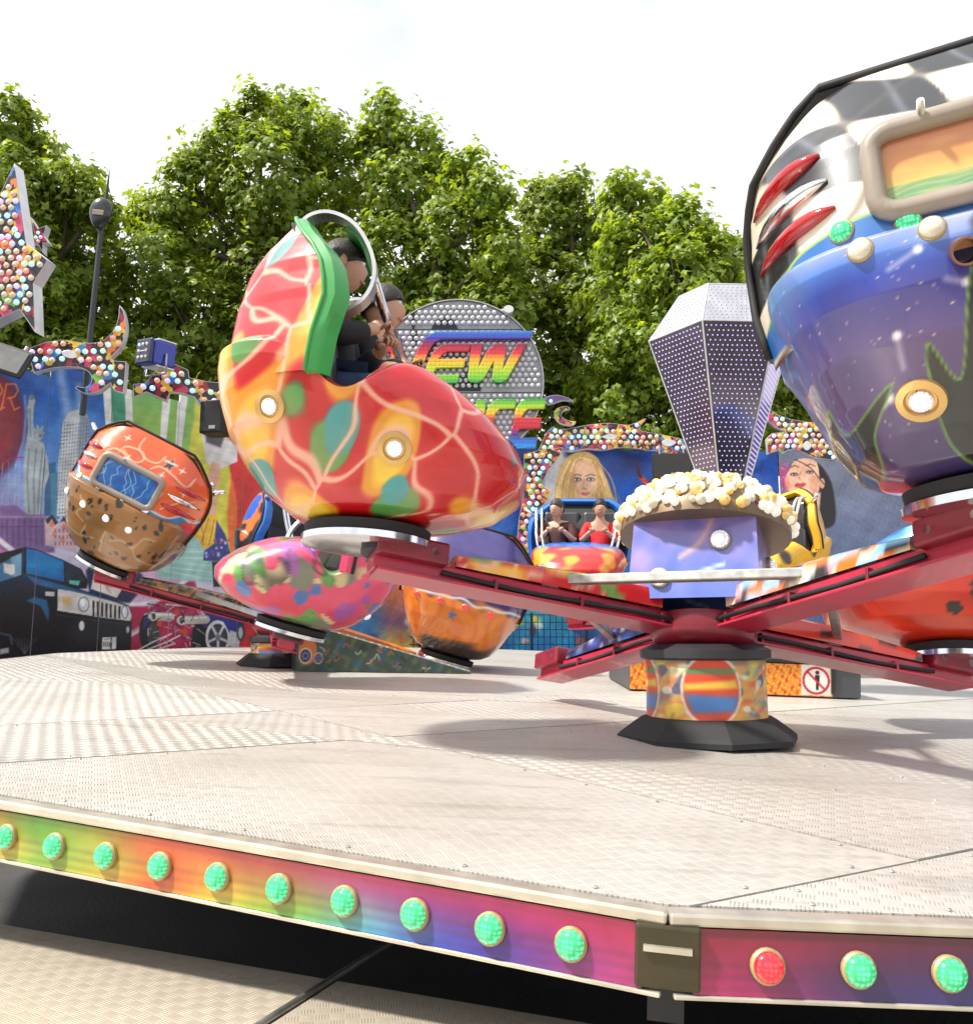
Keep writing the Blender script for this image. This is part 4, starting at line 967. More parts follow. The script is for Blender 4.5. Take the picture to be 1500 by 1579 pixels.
# round sign NEW DANCE
SY = 13.4
sc = at(706, 588, SY); SR = 139 / F_PX * SY * .985
Mg = frame(sc, Vector((1, 0, 0)), Vector((0, .0, 1)), Vector((0, -1, 0)))
sign = thing('disc_sign', 'round silver bulb-covered sign reading NEW DANCE in rainbow letters', 'sign', Mg)
sg = lambda p: tuple((Mg.inverted() @ on_plane(560 + p[0] / 4.6875, 440 + p[1] / 4.6875, sc, (0, -1, 0)))[:2])
bands = [sg((600, 318))[1], sg((600, 775))[1]]
lo_ = [-SR, bands[1], bands[0], SR]
sheet_m = mat('grey_sheet', (.30, .30, .31), .4, .4, var=.3, vscale=3); black_sheet = mat('black_sheet', (.014, .014, .016), .45)
def arc_poly(r, y0, y1, n=40):
    L_ = []; ys = np.linspace(max(y0, -r * .9999), min(y1, r * .9999), n)
    return [(math.sqrt(r * r - y * y), y) for y in ys] + [(-math.sqrt(r * r - y * y), y) for y in ys[::-1]]
for a, b in zip(lo_[:-1], lo_[1:]):
    MB().prism(arc_poly(SR * .985, a + .008, b - .008), Matrix.Translation((0, 0, -.05)), .05).build('sheet', sheet_m, sign)
MB().lathe([(SR * .985, -.10), (SR, -.10), (SR, .03), (SR * .985, .03)], n=72, cap=False).build('rim', steel_m, sign, True, 40)
for outl in ([(350, 200), (372, 200), (380, 260), (370, 318), (355, 318), (345, 260)], [(490, 316), (510, 280), (550, 240), (590, 225), (630, 235), (660, 270), (690, 318)], [(340, 326), (390, 326), (395, 400), (375, 460), (350, 440)],
             [(480, 350), (540, 340), (560, 400), (500, 480), (450, 600), (430, 560)], [(560, 500), (740, 490), (750, 620), (850, 720), (850, 765), (610, 765), (640, 720), (740, 600)]):
    MB().prism([sg(p) for p in outl][::-1], Matrix.Translation((0, 0, .0015)), .003).build('black_figure', black_sheet, sign)
bm = MB(); st = 10.0 / F_PX * SY; y = -SR; row = 0; bpts = []
while y < SR:
    x = -SR + (st / 2 if row % 2 else 0)
    while x < SR:
        if math.hypot(x, y) < SR * .955 and min(abs(y - b) for b in bands) > .03: bpts.append((x, y))
        x += st
    y += st * .866; row += 1
pr6 = [(.040, .004), (.037, .026), (.020, .040), (.002, .043)]
for x, y in bpts: bm.lathe(pr6, Matrix.Translation((x, y, 0)), 7)
o = bm.build('bulb_field', mat('frosted_bulb', (.62, .63, .66), .3, .2, .3), sign, True, 60); tag(o, kind='stuff')
def ramp_mat(name, stops, y0, y1):
    m = bpy.data.materials.new(name); m.use_nodes = True; N, L = m.node_tree.nodes, m.node_tree.links; b = N['Principled BSDF']
    tc = N.new('ShaderNodeTexCoord'); sx = N.new('ShaderNodeSeparateXYZ'); L.new(tc.outputs['Object'], sx.inputs[0])
    mr = N.new('ShaderNodeMapRange'); mr.inputs['From Min'].default_value = y0; mr.inputs['From Max'].default_value = y1; L.new(sx.outputs[1], mr.inputs['Value'])
    rp = N.new('ShaderNodeValToRGB'); e = rp.color_ramp.elements; e[0].position = stops[0][0]; e[0].color = (*lin(stops[0][1]), 1); e[1].position = stops[-1][0]; e[1].color = (*lin(stops[-1][1]), 1)
    for p, c in stops[1:-1]: q = e.new(p); q.color = (*lin(c), 1)
    L.new(mr.outputs[0], rp.inputs[0]); L.new(rp.outputs[0], b.inputs['Base Color']); b.inputs['Roughness'].default_value = .35; b.inputs['Coat Weight'].default_value = .3
    vo = N.new('ShaderNodeTexVoronoi'); vo.inputs['Scale'].default_value = 16; vo.inputs['Randomness'].default_value = .15; L.new(tc.outputs['Object'], vo.inputs['Vector'])
    bp = N.new('ShaderNodeBump'); bp.inputs['Strength'].default_value = .5; bp.inputs['Distance'].default_value = .02; bp.invert = True
    L.new(vo.outputs['Distance'], bp.inputs['Height']); L.new(bp.outputs[0], b.inputs['Normal'])
    return m
new_m = ramp_mat('rainbow_upper', [(0, (20, 160, 70)), (.12, (120, 196, 40)), (.30, (196, 204, 40)), (.45, (240, 170, 30)), (.58, (214, 40, 56)), (.74, (150, 26, 60)), (.86, (60, 40, 160)), (1, (40, 120, 210))], sg((0, 720))[1], sg((0, 345))[1])
dan_m = ramp_mat('rainbow_lower', [(0, (40, 150, 220)), (.14, (40, 110, 200)), (.28, (70, 40, 130)), (.42, (190, 30, 50)), (.60, (206, 40, 50)), (.72, (240, 190, 30)), (.86, (150, 206, 40)), (1, (20, 150, 60))], sg((0, 1190))[1], sg((0, 830))[1])
LET = [(new_m, [(62, 575), (100, 480), (160, 410), (235, 388), (282, 392), (296, 520), (312, 625), (345, 600), (400, 470), (450, 390), (520, 345), (1228, 342), (1203, 402), (570, 405), (520, 425), (480, 480), (395, 680), (225, 680), (208, 560), (200, 495), (185, 490), (150, 540), (100, 645)]),
       (new_m, [(440, 680), (460, 590), (510, 490), (560, 445), (620, 432), (780, 432), (765, 490), (610, 492), (570, 515), (548, 545), (742, 540), (728, 605), (530, 610), (512, 640), (530, 658), (698, 656), (682, 718), (500, 720), (450, 705)]),
       (new_m, [(782, 432), (865, 432), (835, 600), (900, 480), (950, 435), (1010, 430), (1035, 450), (1010, 615), (1110, 432), (1185, 430), (1040, 690), (1000, 715), (950, 712), (930, 690), (945, 560), (870, 690), (830, 715), (775, 712), (757, 690)]),
       (dan_m, [(880, 960), (905, 880), (960, 835), (1108, 830), (1095, 900), (985, 905), (955, 935), (930, 1100), (940, 1120), (1060, 1120), (1045, 1190), (900, 1190), (865, 1150)]),
       (dan_m, [(1085, 1000), (1100, 900), (1140, 845), (1190, 830), (1320, 828), (1308, 902), (1190, 905), (1160, 930), (1145, 965), (1288, 965), (1275, 1045), (1128, 1050), (1115, 1085), (1130, 1110), (1258, 1108), (1245, 1185), (1110, 1190), (1065, 1140), (1070, 1060)]),
       (dan_m, [(640, 1190), (680, 835), (750, 835), (790, 1050), (820, 835), (888, 835), (850, 1190), (780, 1190), (735, 1000), (710, 1190)]),
       (dan_m, [(400, 1190), (480, 860), (540, 832), (600, 850), (630, 1190), (560, 1190), (555, 1090), (490, 1090), (470, 1190)]),
       (dan_m, [(190, 1190), (230, 832), (340, 832), (400, 880), (395, 980), (360, 1140), (300, 1190)])]
for m_, pts in LET:
    q = [sg(p) for p in pts]
    if area([np.array(p) for p in q]) < 0: q = q[::-1]
    MB().prism(q, Matrix.Translation((0, 0, .045)), .05).build('letter', m_, sign, bev=.012)
# two floodlight arms on top of the sign
for (x0, y0, x1, y1) in ((575, 520, 592, 455), (770, 500, 784, 478)):
    a = at(x0, y0, SY + .15); c = at(x1, y1, SY - .05)
    fl = thing('floodlight_arm', 'small steel floodlight arm at the %s of the disc sign' % ('left shoulder' if x0 < 700 else 'right shoulder'), 'floodlight', Matrix.Translation(a))
    MB().tube([(0, 0, 0), (c - a) * .6 + Vector((-.05, 0, .1)), c - a], .024, 6).build('arm', steel_m, fl, True)
    MB().lathe([(.02, -.10), (.07, -.06), (.085, .02), (.08, .03)], Matrix.LocRotScale(c - a, Matrix.Rotation(1.2, 3, 'X'), None), 12).build('lamp_head', mat('grey_lamp', (.45, .46, .46), .35, .3), fl, True, 40)
    MB().tube([c - a, c - a + Vector((0, .02, -.4))], .006, 5).build('cable', steel_m, fl)

# ================================================================== gem on the centre box
GY = 7.8
gc = at(1109, 545, GY); gz = plat_z(gc.x, gc.y)
s = GY / F_PX
gem = thing('faceted_gem', 'big faceted gem of mirror panels dotted with tiny lamps', 'gem ornament', Matrix.Translation((gc.x, gc.y, gz)))
zt, zm, zl = [at(1109, y, GY).z - gz for y in (458, 528, 745)]
rt, rm, rl = 57 * s, 109 * s, 37 * s
ng = 6; a0 = math.radians(-90 - 30 + 3)
ringp = lambda r, z: [Vector((r * math.cos(a0 + k * math.pi / 3), r * math.sin(a0 + k * math.pi / 3), z)) for k in range(ng)]
rA, rB, rC = ringp(rl * 1.06, zl), ringp(rm * 1.04, zm), ringp(rt * 1.08, zt)
mir_m = mat('mirror_panel', (.26, .24, .27), .10, .95, var=.2, vscale=3); top_m = mat('pale_panel', (.50, .50, .53), .35, .55, var=.15)
for k in range(ng):
    j = (k + 1) % ng
    for (P0, P1, P2, P3, m_, nm) in ((rA[k], rA[j], rB[j], rB[k], mir_m, 'side_facet'), (rB[k], rB[j], rC[j], rC[k], top_m, 'crown_facet')):
        fo = obj(nm, mesh(nm, [P0, P1, P2, P3], [(0, 1, 2, 3)], m_), gem)
        nn = (P1 - P0).cross(P3 - P0).normalized(); d_ = MB(); rows = int((P3 - P0).length / (7.2 * s))
        for r in range(1, rows):
            t = r / rows; A, B_ = P0.lerp(P3, t), P1.lerp(P2, t); cn = max(2, int((B_ - A).length / (7.2 * s)))
            for c in range(1, cn):
                q = A.lerp(B_, (c + (.25 if r % 2 else -.25)) / cn); d_.lathe([(1.25 * s, .0), (1.0 * s, .9 * s), (.1 * s, 1.1 * s)], Matrix.Translation(q) @ fit_axis(nn).to_4x4(), 5)
        do = d_.build('lamp_dots', mat('violet_dot' if nm == 'side_facet' else 'grey_dot', rgb(190, 166, 240) if nm == 'side_facet' else rgb(150, 150, 165), .25, 0, .4, (.55, .42, 1.0), .7 if nm == 'side_facet' else .05), fo, True, 60)
        tag(do, kind='stuff')
obj('table_facet', mesh('table_facet', rC, [tuple(range(ng))], top_m), gem)
eb = MB()
for k in range(ng):
    j = (k + 1) % ng
    for a, b in ((rA[k], rB[k]), (rB[k], rC[k]), (rB[k], rB[j]), (rC[k], rC[j])): eb.cyl(a, b, 1.3 * s, n=5)
eb.build('edge_strips', silver_m, gem)
MB().cyl((0, 0, .30), (0, 0, zl + .02), rl * .8, rl * .9, 20).build('column', mir_m, gem, True, 40)
# centre box with fire pictures and a no-entry picture
bx_ = thing('centre_box', 'low box with fire pictures and a no standing sign', 'box', frame(PM @ Vector((*((PMI @ Vector((gc.x, gc.y, gz)))[:2]), 0)), px_, py_, PN))
def fire(pt, P):
    pt.field(np.ones(len(pt.u)), (232, 150, 40)); pt.field(np.clip(wob(pt.u, pt.v * .6, 0, 40, 1) + .1, 0, 1), (206, 50, 24)); pt.field(np.clip(wob(pt.u, pt.v, 0, 60, 3) - .2, 0, 1), (250, 226, 110))
    x0 = .50; c = (x0, .145)
    pt.poly([(x0 - .12, .03), (x0 + .12, .03), (x0 + .12, .29), (x0 - .12, .29)], (232, 226, 214), .004)
    pt.ell(c[0], c[1], .112, .112, (196, 30, 40), soft=.004); pt.ell(c[0], c[1], .092, .092, (236, 232, 224), soft=.004)
    pt.ell(c[0] + .01, c[1] + .065, .016, .016, (20, 20, 22), soft=.004); pt.poly([(c[0] - .012, c[1] + .045), (c[0] + .03, c[1] + .045), (c[0] + .026, c[1] - .01), (c[0] + .02, c[1] - .075), (c[0] + .002, c[1] - .075), (c[0] - .004, c[1] - .01)], (20, 20, 22), .004)
    pt.line([(c[0] - .07, c[1] + .07), (c[0] + .07, c[1] - .07)], .018, (196, 30, 40), .004)
    pt.poly([(x0 + .13, -1), (2, -1), (2, 2), (x0 + .13, 2)], (70, 72, 76), .006)
hx = 1.0; nu, nv = 240, 42
U, V = np.meshgrid(np.linspace(-hx, .86, nu), np.linspace(.02, .27, nv)); U = U.ravel(); V = V.ravel(); P = np.stack([U, np.full(len(U), -.612), V], 1)
pt = Paint(U, V, (0, 0, 0)); fire(pt, P)
obj('front_print', mesh('front_print', P, [(r * nu + c, r * nu + c + 1, (r + 1) * nu + c + 1, (r + 1) * nu + c) for r in range(nv - 1) for c in range(nu - 1)], print_m, cols=pt.linear()), bx_)
MB().box((-.07, 0, .145), (1.86, 1.2, .27)).build('body', mat('grey_box', (.09, .09, .10), .5, .3, var=.3), bx_, bev=.01)
MB().box((.635, -.62, .17), (.03, .012, .24)).build('hinge_post', dark_m, bx_); MB().box((-.07, 0, .295), (1.9, 1.26, .03)).build('lid', dark_m, bx_, bev=.006)
# entry wedge on the platform
wq = [(486, 1030), (724, 1040)]
wa, wb2 = PM @ Vector((*plat(455, 1036), 0)), PM @ Vector((*plat(726, 1040), 0))
wx = (wb2 - wa).normalized(); wy = PN.cross(wx).normalized(); wl_ = (wb2 - wa).length
wd = thing('ramp_wedge', 'graffiti-sided wedge ramp with slatted top on the turntable', 'ramp', frame(wa, wx, wy, PN))
nu, nv = 160, 50; U, V = np.meshgrid(np.linspace(0, 1, nu), np.linspace(0, 1, nv)); U = U.ravel(); V = V.ravel(); hz = .43
P = np.stack([U * wl_, np.zeros(len(U)), .006 + V * np.maximum(hz * (1 - U * .97), .005)], 1)
pt = Paint(U * 2, P[:, 2], (58, 78, 66)); pt.field(np.clip(wob(U * 2, P[:, 2], 0, 9, 2), 0, 1), (50, 90, 120)); pt.field(np.clip(wob(U * 2, P[:, 2], 0, 14, 4), 0, 1) * .7, (110, 120, 60))
g = np.random.default_rng(3)
for k in range(46):
    x, y = g.uniform(.2, 1.9), g.uniform(.02, .3); c = ((206, 96, 46), (60, 130, 160), (210, 200, 180), (150, 60, 90), (30, 34, 40))[k % 5]
    pt.line(curve([(x, y), (x + .03, y + g.uniform(-.05, .05)), (x + .06, y + g.uniform(-.04, .04))]), .012, c, .012, .8)
pt.ell(.12, .18, .10, .12, (206, 120, 60), soft=.02)
for c, r in (((.10, .14), .07), ((.24, .12), .05)):
    for rr, cc in ((1, (210, 206, 196)), (.8, (40, 44, 52)), (.6, (150, 80, 60)), (.45, (70, 120, 190)), (.2, (20, 24, 30))): pt.ell(c[0], c[1], r * rr, r * rr, cc, soft=.008)
obj('side_print', mesh('side_print', P, [(r * nu + c, r * nu + c + 1, (r + 1) * nu + c + 1, (r + 1) * nu + c) for r in range(nv - 1) for c in range(nu - 1)], print_m, cols=pt.linear()), wd)
MB().add([(0, .004, 0), (wl_, .004, 0), (wl_, .9, 0), (0, .9, 0), (0, .004, hz), (wl_, .004, .012), (wl_, .9, .012), (0, .9, hz)], [(0, 1, 5, 4), (1, 2, 6, 5), (2, 3, 7, 6), (3, 0, 4, 7), (4, 5, 6, 7), (3, 2, 1, 0)]).build('wedge_body', dark_m, wd)
for k in range(22):
    t = (k + .5) / 22; sl = math.atan2(hz - .012, wl_)
    MB().box((t * wl_, .46, hz + (.012 - hz) * t + .012), (wl_ / 22 * .72, .92, .016), Matrix.Rotation(sl, 3, 'Y')).build('slat', mat('slat_aluminium', (.55, .52, .46), .4, .5, var=.2), wd)

# ================================================================== gondolas
from mathutils.bvhtree import BVHTree
def tab(*kv):
    x = [k for k, _ in kv]; y = [v for _, v in kv]; return lambda t: np.interp(t, x, y)
Wz = tab((0, .30), (.2, .50), (.4, .595), (.62, .635), (.82, .645), (.96, .63), (1.06, .585), (1.15, .50), (1.22, .42), (1.27, .34))
YBu = tab((.28, -.40), (.40, -.46), (.50, -.50), (.62, -.50), (.80, -.485), (.94, -.455), (1.0, -.435), (1.04, -.41), (1.2, -.31), (1.255, -.275), (1.27, -.255))
YR = tab((.40, -.06), (.60, -.04), (.78, .0), (.90, -.02), (.98, -.06), (1.08, -.14), (1.2, -.205), (1.27, -.235))
HW = tab((0, .22), (.03, .33), (.08, .40), (.2, .47), (.32, .52), (.45, .56), (.56, .588), (.61, .592), (.635, .575))
HB = tab((0, -.12), (.03, -.22), (.10, -.32), (.2, -.41), (.32, -.485), (.45, -.53), (.56, -.545), (.61, -.54), (.635, -.50))
HF = tab((0, .30), (.03, .52), (.08, .68), (.16, .78), (.24, .80), (.32, .76), (.42, .67), (.50, .57), (.57, .46), (.61, .38), (.635, .32))
def upper_grid(nx, nz, zlo=.48):
    Z = np.linspace(zlo, 1.27, nz); P = []
    for z in Z:
        w = Wz(z); t = np.linspace(-1, 1, nx); t = np.sign(t) * (1 - (1 - np.abs(t)) ** 1.35)
        yb = YBu(z); y = yb + (YR(z) - yb) * np.abs(t) ** 4.6
        P += [(w * a, b, z) for a, b in zip(t, y)]
    P += [(Wz(1.27) * a, float(YR(1.27)), 1.272) for a in t]; nz += 1
    F = [(r * nx + c, r * nx + c + 1, (r + 1) * nx + c + 1, (r + 1) * nx + c) for r in range(nz - 1) for c in range(nx - 1)]
    return np.array(P), F
def lower_grid(na, nz):
    Z = 1 - (1 - np.linspace(0, 1, nz)) ** 1.15; Z = Z * .635; R = []
    th = np.linspace(0, 2 * math.pi, na, False) - math.pi / 2
    e = 2 / 3.0
    td = np.linspace(0, 2 * math.pi, 2001) - math.pi / 2; ux = np.sign(np.cos(td)) * np.abs(np.cos(td)) ** e; uy = np.sign(np.sin(td)) * np.abs(np.sin(td)) ** e
    for z in Z:
        w, b, f = HW(z), HB(z), HF(z); c = (b + f) / 2; h = (f - b) / 2
        ds = np.concatenate([[0], np.cumsum(np.hypot(np.diff(w * ux), np.diff(h * uy)))]); tt = np.linspace(0, ds[-1], na, False)   # even steps round the hull
        x = w * np.interp(tt, ds, ux); y = c + h * np.interp(tt, ds, uy)
        dip = .21 * np.exp(-((y - .07) / .16) ** 2) * (z / .635) ** 3
        R.append(np.stack([x, y, z - dip], 1))
    last = R[-1]                                            # a lip that closes towards the cockpit
    for s_, dz in ((.35, .022), (.75, .024), (1.0, .004)):
        ix = np.clip(last[:, 0], -.50, .50) * .98; iy = np.clip(last[:, 1], -.14, .19)
        q = last * (1 - s_) + np.stack([ix, iy, last[:, 2]], 1) * s_; q[:, 2] = last[:, 2] + dz; R.append(q)
    P = np.concatenate(R); n = na; m = len(R)
    F = [(i * n + j, i * n + (j + 1) % n, (i + 1) * n + (j + 1) % n, (i + 1) * n + j) for i in range(m - 1) for j in range(n)]
    F.append(tuple(range(n - 1, -1, -1)))
    return P, F, R[-1]
def frame_outline():
    zs = list(np.linspace(.47, 1.0, 8)) + [1.06, 1.11, 1.15, 1.19, 1.22, 1.25, 1.27]
    r = [(float(Wz(z)), z) for z in zs]
    return r + [(-x, z) for x, z in r[::-1]]
red_lens = mat('red_lens', rgb(170, 14, 22), .12, 0, .8)
grey_pl = mat('grey_frame_plastic', rgb(150, 138, 124), .4, 0, .3, var=.15)
GLIST = []; PIV = .12; T_ = Matrix.Translation
def gondola(label, G, up_fn, lo_fn, trim, res=1.0, plate=None, lights=False, lamps=(), bars='side', ringlamps=(), seat=None, name='gondola', exhaust=False, seal=None, pins=True, ps=1.0, zlo=.48):
    root = thing(name, label, 'gondola', G, 'gondolas of the spinning crosses')
    nx, nz = int(110 * res), int(90 * res); P, F = upper_grid(nx, nz, zlo)
    up = obj('back_shell', mesh('back_shell', P, F, paint_m, True, 50, cols=up_fn(P)), root)
    na, nl = int(300 * res), int(80 * res); Q, H, lip = lower_grid(na, nl)
    lo = obj('lower_shell', mesh('lower_shell', Q, H, paint_m, True, 50, cols=lo_fn(Q)), root)
    # cockpit liner
    fl = lip.copy(); fl[:, 2] = .36; fl[:, :2] *= .96; lb = MB(); lb.rings([[Vector(p) for p in lip + np.array((0, 0, -.001))], [Vector(p) for p in fl]], False); lb.f.append(tuple(range(na, 2 * na)))
    lb.build('cockpit_liner', vinyl_m, root, True, 40)
    # padded frame round the back rest
    o_ = frame_outline(); n = len(o_); Rg = []
    cz = .80
    for (x, z) in o_:
        k = max(0, (1.05 - z) / .58); yr = float(YR(z)); yf = yr + .055; inn = .085
        L_ = math.hypot(x, (z - cz)) + 1e-6; ix, iz = x - inn * x / L_, z - inn * (z - cz) / L_
        if z < cz: iz = z
        Rg.append([Vector((x * 1.012, yr - .015, z * 1.004)), Vector((x * 1.02, (yf + yr) / 2, z * 1.006)), Vector((x * 1.0, yf - .015, z)), Vector(((x + ix) / 2, yf + .02, (z + iz) / 2)), Vector((ix, yf - .02, iz)), Vector((ix, yr - .015, iz))])
    MB().rings(Rg).build('padded_frame', trim, root, True, 50)
    # black seal along the rim
    MB().tube([Vector((x * 1.012, float(YR(z)) - .017, z * 1.006)) for x, z in o_], .014 if seal is None else .009, 6).build('rim_seal', seal or black_m, root, True)
    # seat
    for s_ in (-1, 1):
        MB().box((s_ * .245, -.07, .76), (.45, .09, .66), Matrix.Rotation(.16, 3, 'X')).build('seat_back', seat or vinyl_m, root, bev=.04)
        MB().box((s_ * .235, .04, .405), (.43, .30, .10)).build('seat_cushion', seat or vinyl_m, root, bev=.035)
    zs = np.linspace(.54, 1.25, 14); MB().rings([[Vector((-.95 * Wz(z), float(YR(z)) - .02, z)), Vector((.95 * Wz(z), float(YR(z)) - .02, z)), Vector((.95 * Wz(z), float(YR(z)) - .045, z)), Vector((-.95 * Wz(z), float(YR(z)) - .045, z))] for z in zs]).build('seat_shell', black_m, root)
    # bars
    if bars == 'hoop':
        for s_ in (-1, 1):
            c_ = curve([(-.22, 1.16), (-.18, 1.235), (-.09, 1.26), (.02, 1.21), (.10, 1.09), (.125, .97), (.09, .87), (.0, .80)], 5); hb = MB(); x = s_ * .40; Rr = []
            for i, (y, z) in enumerate(c_):
                a, b = c_[max(i - 1, 0)], c_[min(i + 1, len(c_) - 1)]; t = Vector((0, b[0] - a[0], b[1] - a[1])).normalized(); nn = Vector((0, -t.z, t.y))
                Rr.append([Vector((x - .035, y, z)) + nn * .008, Vector((x + .035, y, z)) + nn * .008, Vector((x + .035, y, z)) - nn * .008, Vector((x - .035, y, z)) - nn * .008])
            hb.rings(Rr).build('steel_hoop', mat('brushed_steel', (.62, .61, .58), .28, .9, var=.1), root)
        MB().tube([(-.40, .12, .97), (.40, .12, .97)], .022, 8).build('grab_bar', chrome_m, root, True)
        Rv = [[Vector((-.37, y, z)), Vector((.37, y, z)), Vector((.37, y - .012, z - .014)), Vector((-.37, y - .012, z - .014))] for y, z in curve([(-.02, 1.235), (.03, 1.20), (.065, 1.15)], 4)]
        MB().rings(Rv).build('head_canopy', trim, root, True, 40)
    else:
        for s_ in (-1, 1):
            for dx in (0, .07):
                MB().tube(curve([(s_ * (.56 - dx), -.02, 1.10), (s_ * (.55 - dx), .07, 1.08), (s_ * (.52 - dx), .18, .86), (s_ * (.50 - dx), .27, .70), (s_ * (.47 - dx), .30, .56)], 4), .018, 8).build('side_bar', chrome_m, root, True)
            if pins: MB().tube([(s_ * .60, -.06, 1.02), (s_ * .70, -.04, 1.10)], [.026, .020], 8).build('hinge_pin', chrome_m, root, True)
    # turning ring and chrome collar below
    Mp = T_((0, PIV, 0)); MB().lathe([(.20, -.06), (.27, -.055), (.275, -.015), (.21, .0), (.18, .02)], Mp, 40).build('turning_ring', black_m, root, True, 35)
    MB().lathe([(.235, -.095), (.285, -.09), (.285, -.062), (.235, -.058)], Mp, 40).build('chrome_collar', chrome_m, root, True, 35)
    bu = BVHTree.FromPolygons([Vector(p) for p in P], F); bl = BVHTree.FromPolygons([Vector(p) for p in Q], H)
    def hit(o, d, off=.0):
        best = None
        for b_ in (bu, bl):
            l, nn, _, dist = b_.ray_cast(Vector(o), Vector(d).normalized())
            if l is not None and (best is None or dist < best[2]): best = (l, nn if nn.dot(Vector(d)) < 0 else -nn, dist)
        return best
    for (x, z, kd) in lamps:
        h = hit((x, -2, z), (0, 1, 0))
        if h: 
            zx = h[1]; xa = Vector((0, 0, 1)).cross(zx).normalized()
            lamp(root, frame(h[0] - zx * .008, xa, zx.cross(xa), zx), kd)
    for (o, d, kd) in ringlamps:
        h = hit(o, d)
        if h:
            zx = h[1]; xa = Vector((0, 0, 1)).cross(zx).normalized(); M_ = frame(h[0] - zx * .004, xa, zx.cross(xa), zx)
            rg = obj('lamp_bezel', MB().lathe([(.040, .0), (.068, .0), (.066, .012), (.046, .016), (.040, .004)], n=28).mesh('lamp_bezel', mat('gold_bezel', rgb(214, 176, 110), .3, .5, .2), True, 40), root, M=M_)
            obj('lamp_lens', LAMP[kd][1], rg)
    if plate is not None:
        c = hit((0, -2, .80), (0, 1, 0))[0]; y = c.y - .022; w, h = .285 * ps, .145 * ps
        rr = []
        for k, (sx, sz) in enumerate(((1, 1), (-1, 1), (-1, -1), (1, -1))):
            for a in np.linspace(k * math.pi / 2, (k + 1) * math.pi / 2, 5): rr.append((sx * (w - .06) + .06 * math.cos(a), .80 + sz * (h - .05) + .05 * math.sin(a)))
        pf = obj('plate_frame', MB().tube([Vector((x, y + .35 * abs(x) ** 3.2, z)) for x, z in rr], .030, 8, True).mesh('plate_frame', grey_pl, True), root)
        nu, nv = int(90 * res) + 10, int(50 * res) + 8; U, V = np.meshgrid(np.linspace(-w + .01, w - .01, nu), np.linspace(.80 - h + .01, .80 + h - .01, nv)); U, V = U.ravel(), V.ravel()
        obj('plate_picture', mesh('plate_picture', np.stack([U, y + .012 + .35 * np.abs(U) ** 3.2, V], 1), [(r * nu + q, r * nu + q + 1, (r + 1) * nu + q + 1, (r + 1) * nu + q) for r in range(nv - 1) for q in range(nu - 1)], paint_m, True, cols=plate(U, V)), pf)
        MB().cyl((-.10, y - .02, .80 + h + .01), (-.10, y - .06, .80 + h + .03), .012, .010, 8).build('plate_bolt', chrome_m, pf)
    if lights:
        for s_ in (-1, 1):
            for i, z in enumerate((.955, .875, .795)):
                xs = np.linspace(.37 - .012 * i, .60, 9); pts = []
                for x in xs:
                    hh = hit((s_ * x, -2, z - .02 * i + .10 * (x - .37) * -.6), (0, 1, 0))
                    pts.append(hh[0] + hh[1] * .004 if hh else Vector((s_ * x, -.2, z)))
                rad = [.006, .018, .026, .029, .029, .026, .022, .014, .004]
                MB().tube(pts, rad, 10).build('tail_lamp', chrome_m if i == 1 else red_lens, root, True)
    if exhaust:
        h = hit((-.06, -2, .50), (0, 1, 0))[0]
        MB().lathe([(.030, .02), (.036, .02), (.036, -.10), (.030, -.10), (.029, -.0)], Matrix.LocRotScale(h + Vector((0, 0, .01)), Matrix.Rotation(-1.15, 3, 'X'), None), 18).build('exhaust_pipe', mat('bronze_pipe', rgb(150, 110, 84), .3, .8), root, True, 40)
    GLIST.append(root)
    return root
def orient(pos, up, fwd, sc=1.0, piv=None):
    u = Vector(up).normalized(); f = Vector(fwd); f = (f - u * f.dot(u)).normalized(); r = f.cross(u)
    return frame(Vector(pos) - f * (PIV if piv is None else piv) * sc + u * .095 * (sc - 1), r, f, u) @ Matrix.Scale(sc, 4)

# ------------------------------------------------------------------ airbrush schemes (local metres in, linear colours out)
def two(P): return Paint(P[:, 0], P[:, 2], (128, 128, 128))
def sch_red(P):
    p = two(P); x, y, z = P.T
    p.field(np.ones(len(x)), (192, 14, 22))
    fl = wob(x, y * 1.3, z, 3.1, 1.5); p.field(np.clip((fl - .26) * 7, 0, 1), (226, 150, 34)); p.field(np.clip((fl - .52) * 6, 0, 1), (240, 196, 60))
    f2 = wob(x, y, z * 1.2, 3.4, 4.2); p.field(np.clip((f2 - .66) * 10, 0, 1), (84, 150, 74)); f3 = wob(x + 1, y, z, 4.1, 7.7); p.field(np.clip((f3 - .70) * 10, 0, 1), (60, 150, 150))
    e, _, _ = cells(P, 110, 4, (-.7, -.7, 0), (.7, .85, 1.3), .05)
    p.field(np.clip(1.5 - e / .012, 0, 1) * .9, (238, 206, 176)); p.field(np.clip(1 - e / .07, 0, 1) * .32, (240, 130, 110))
    return p.linear()
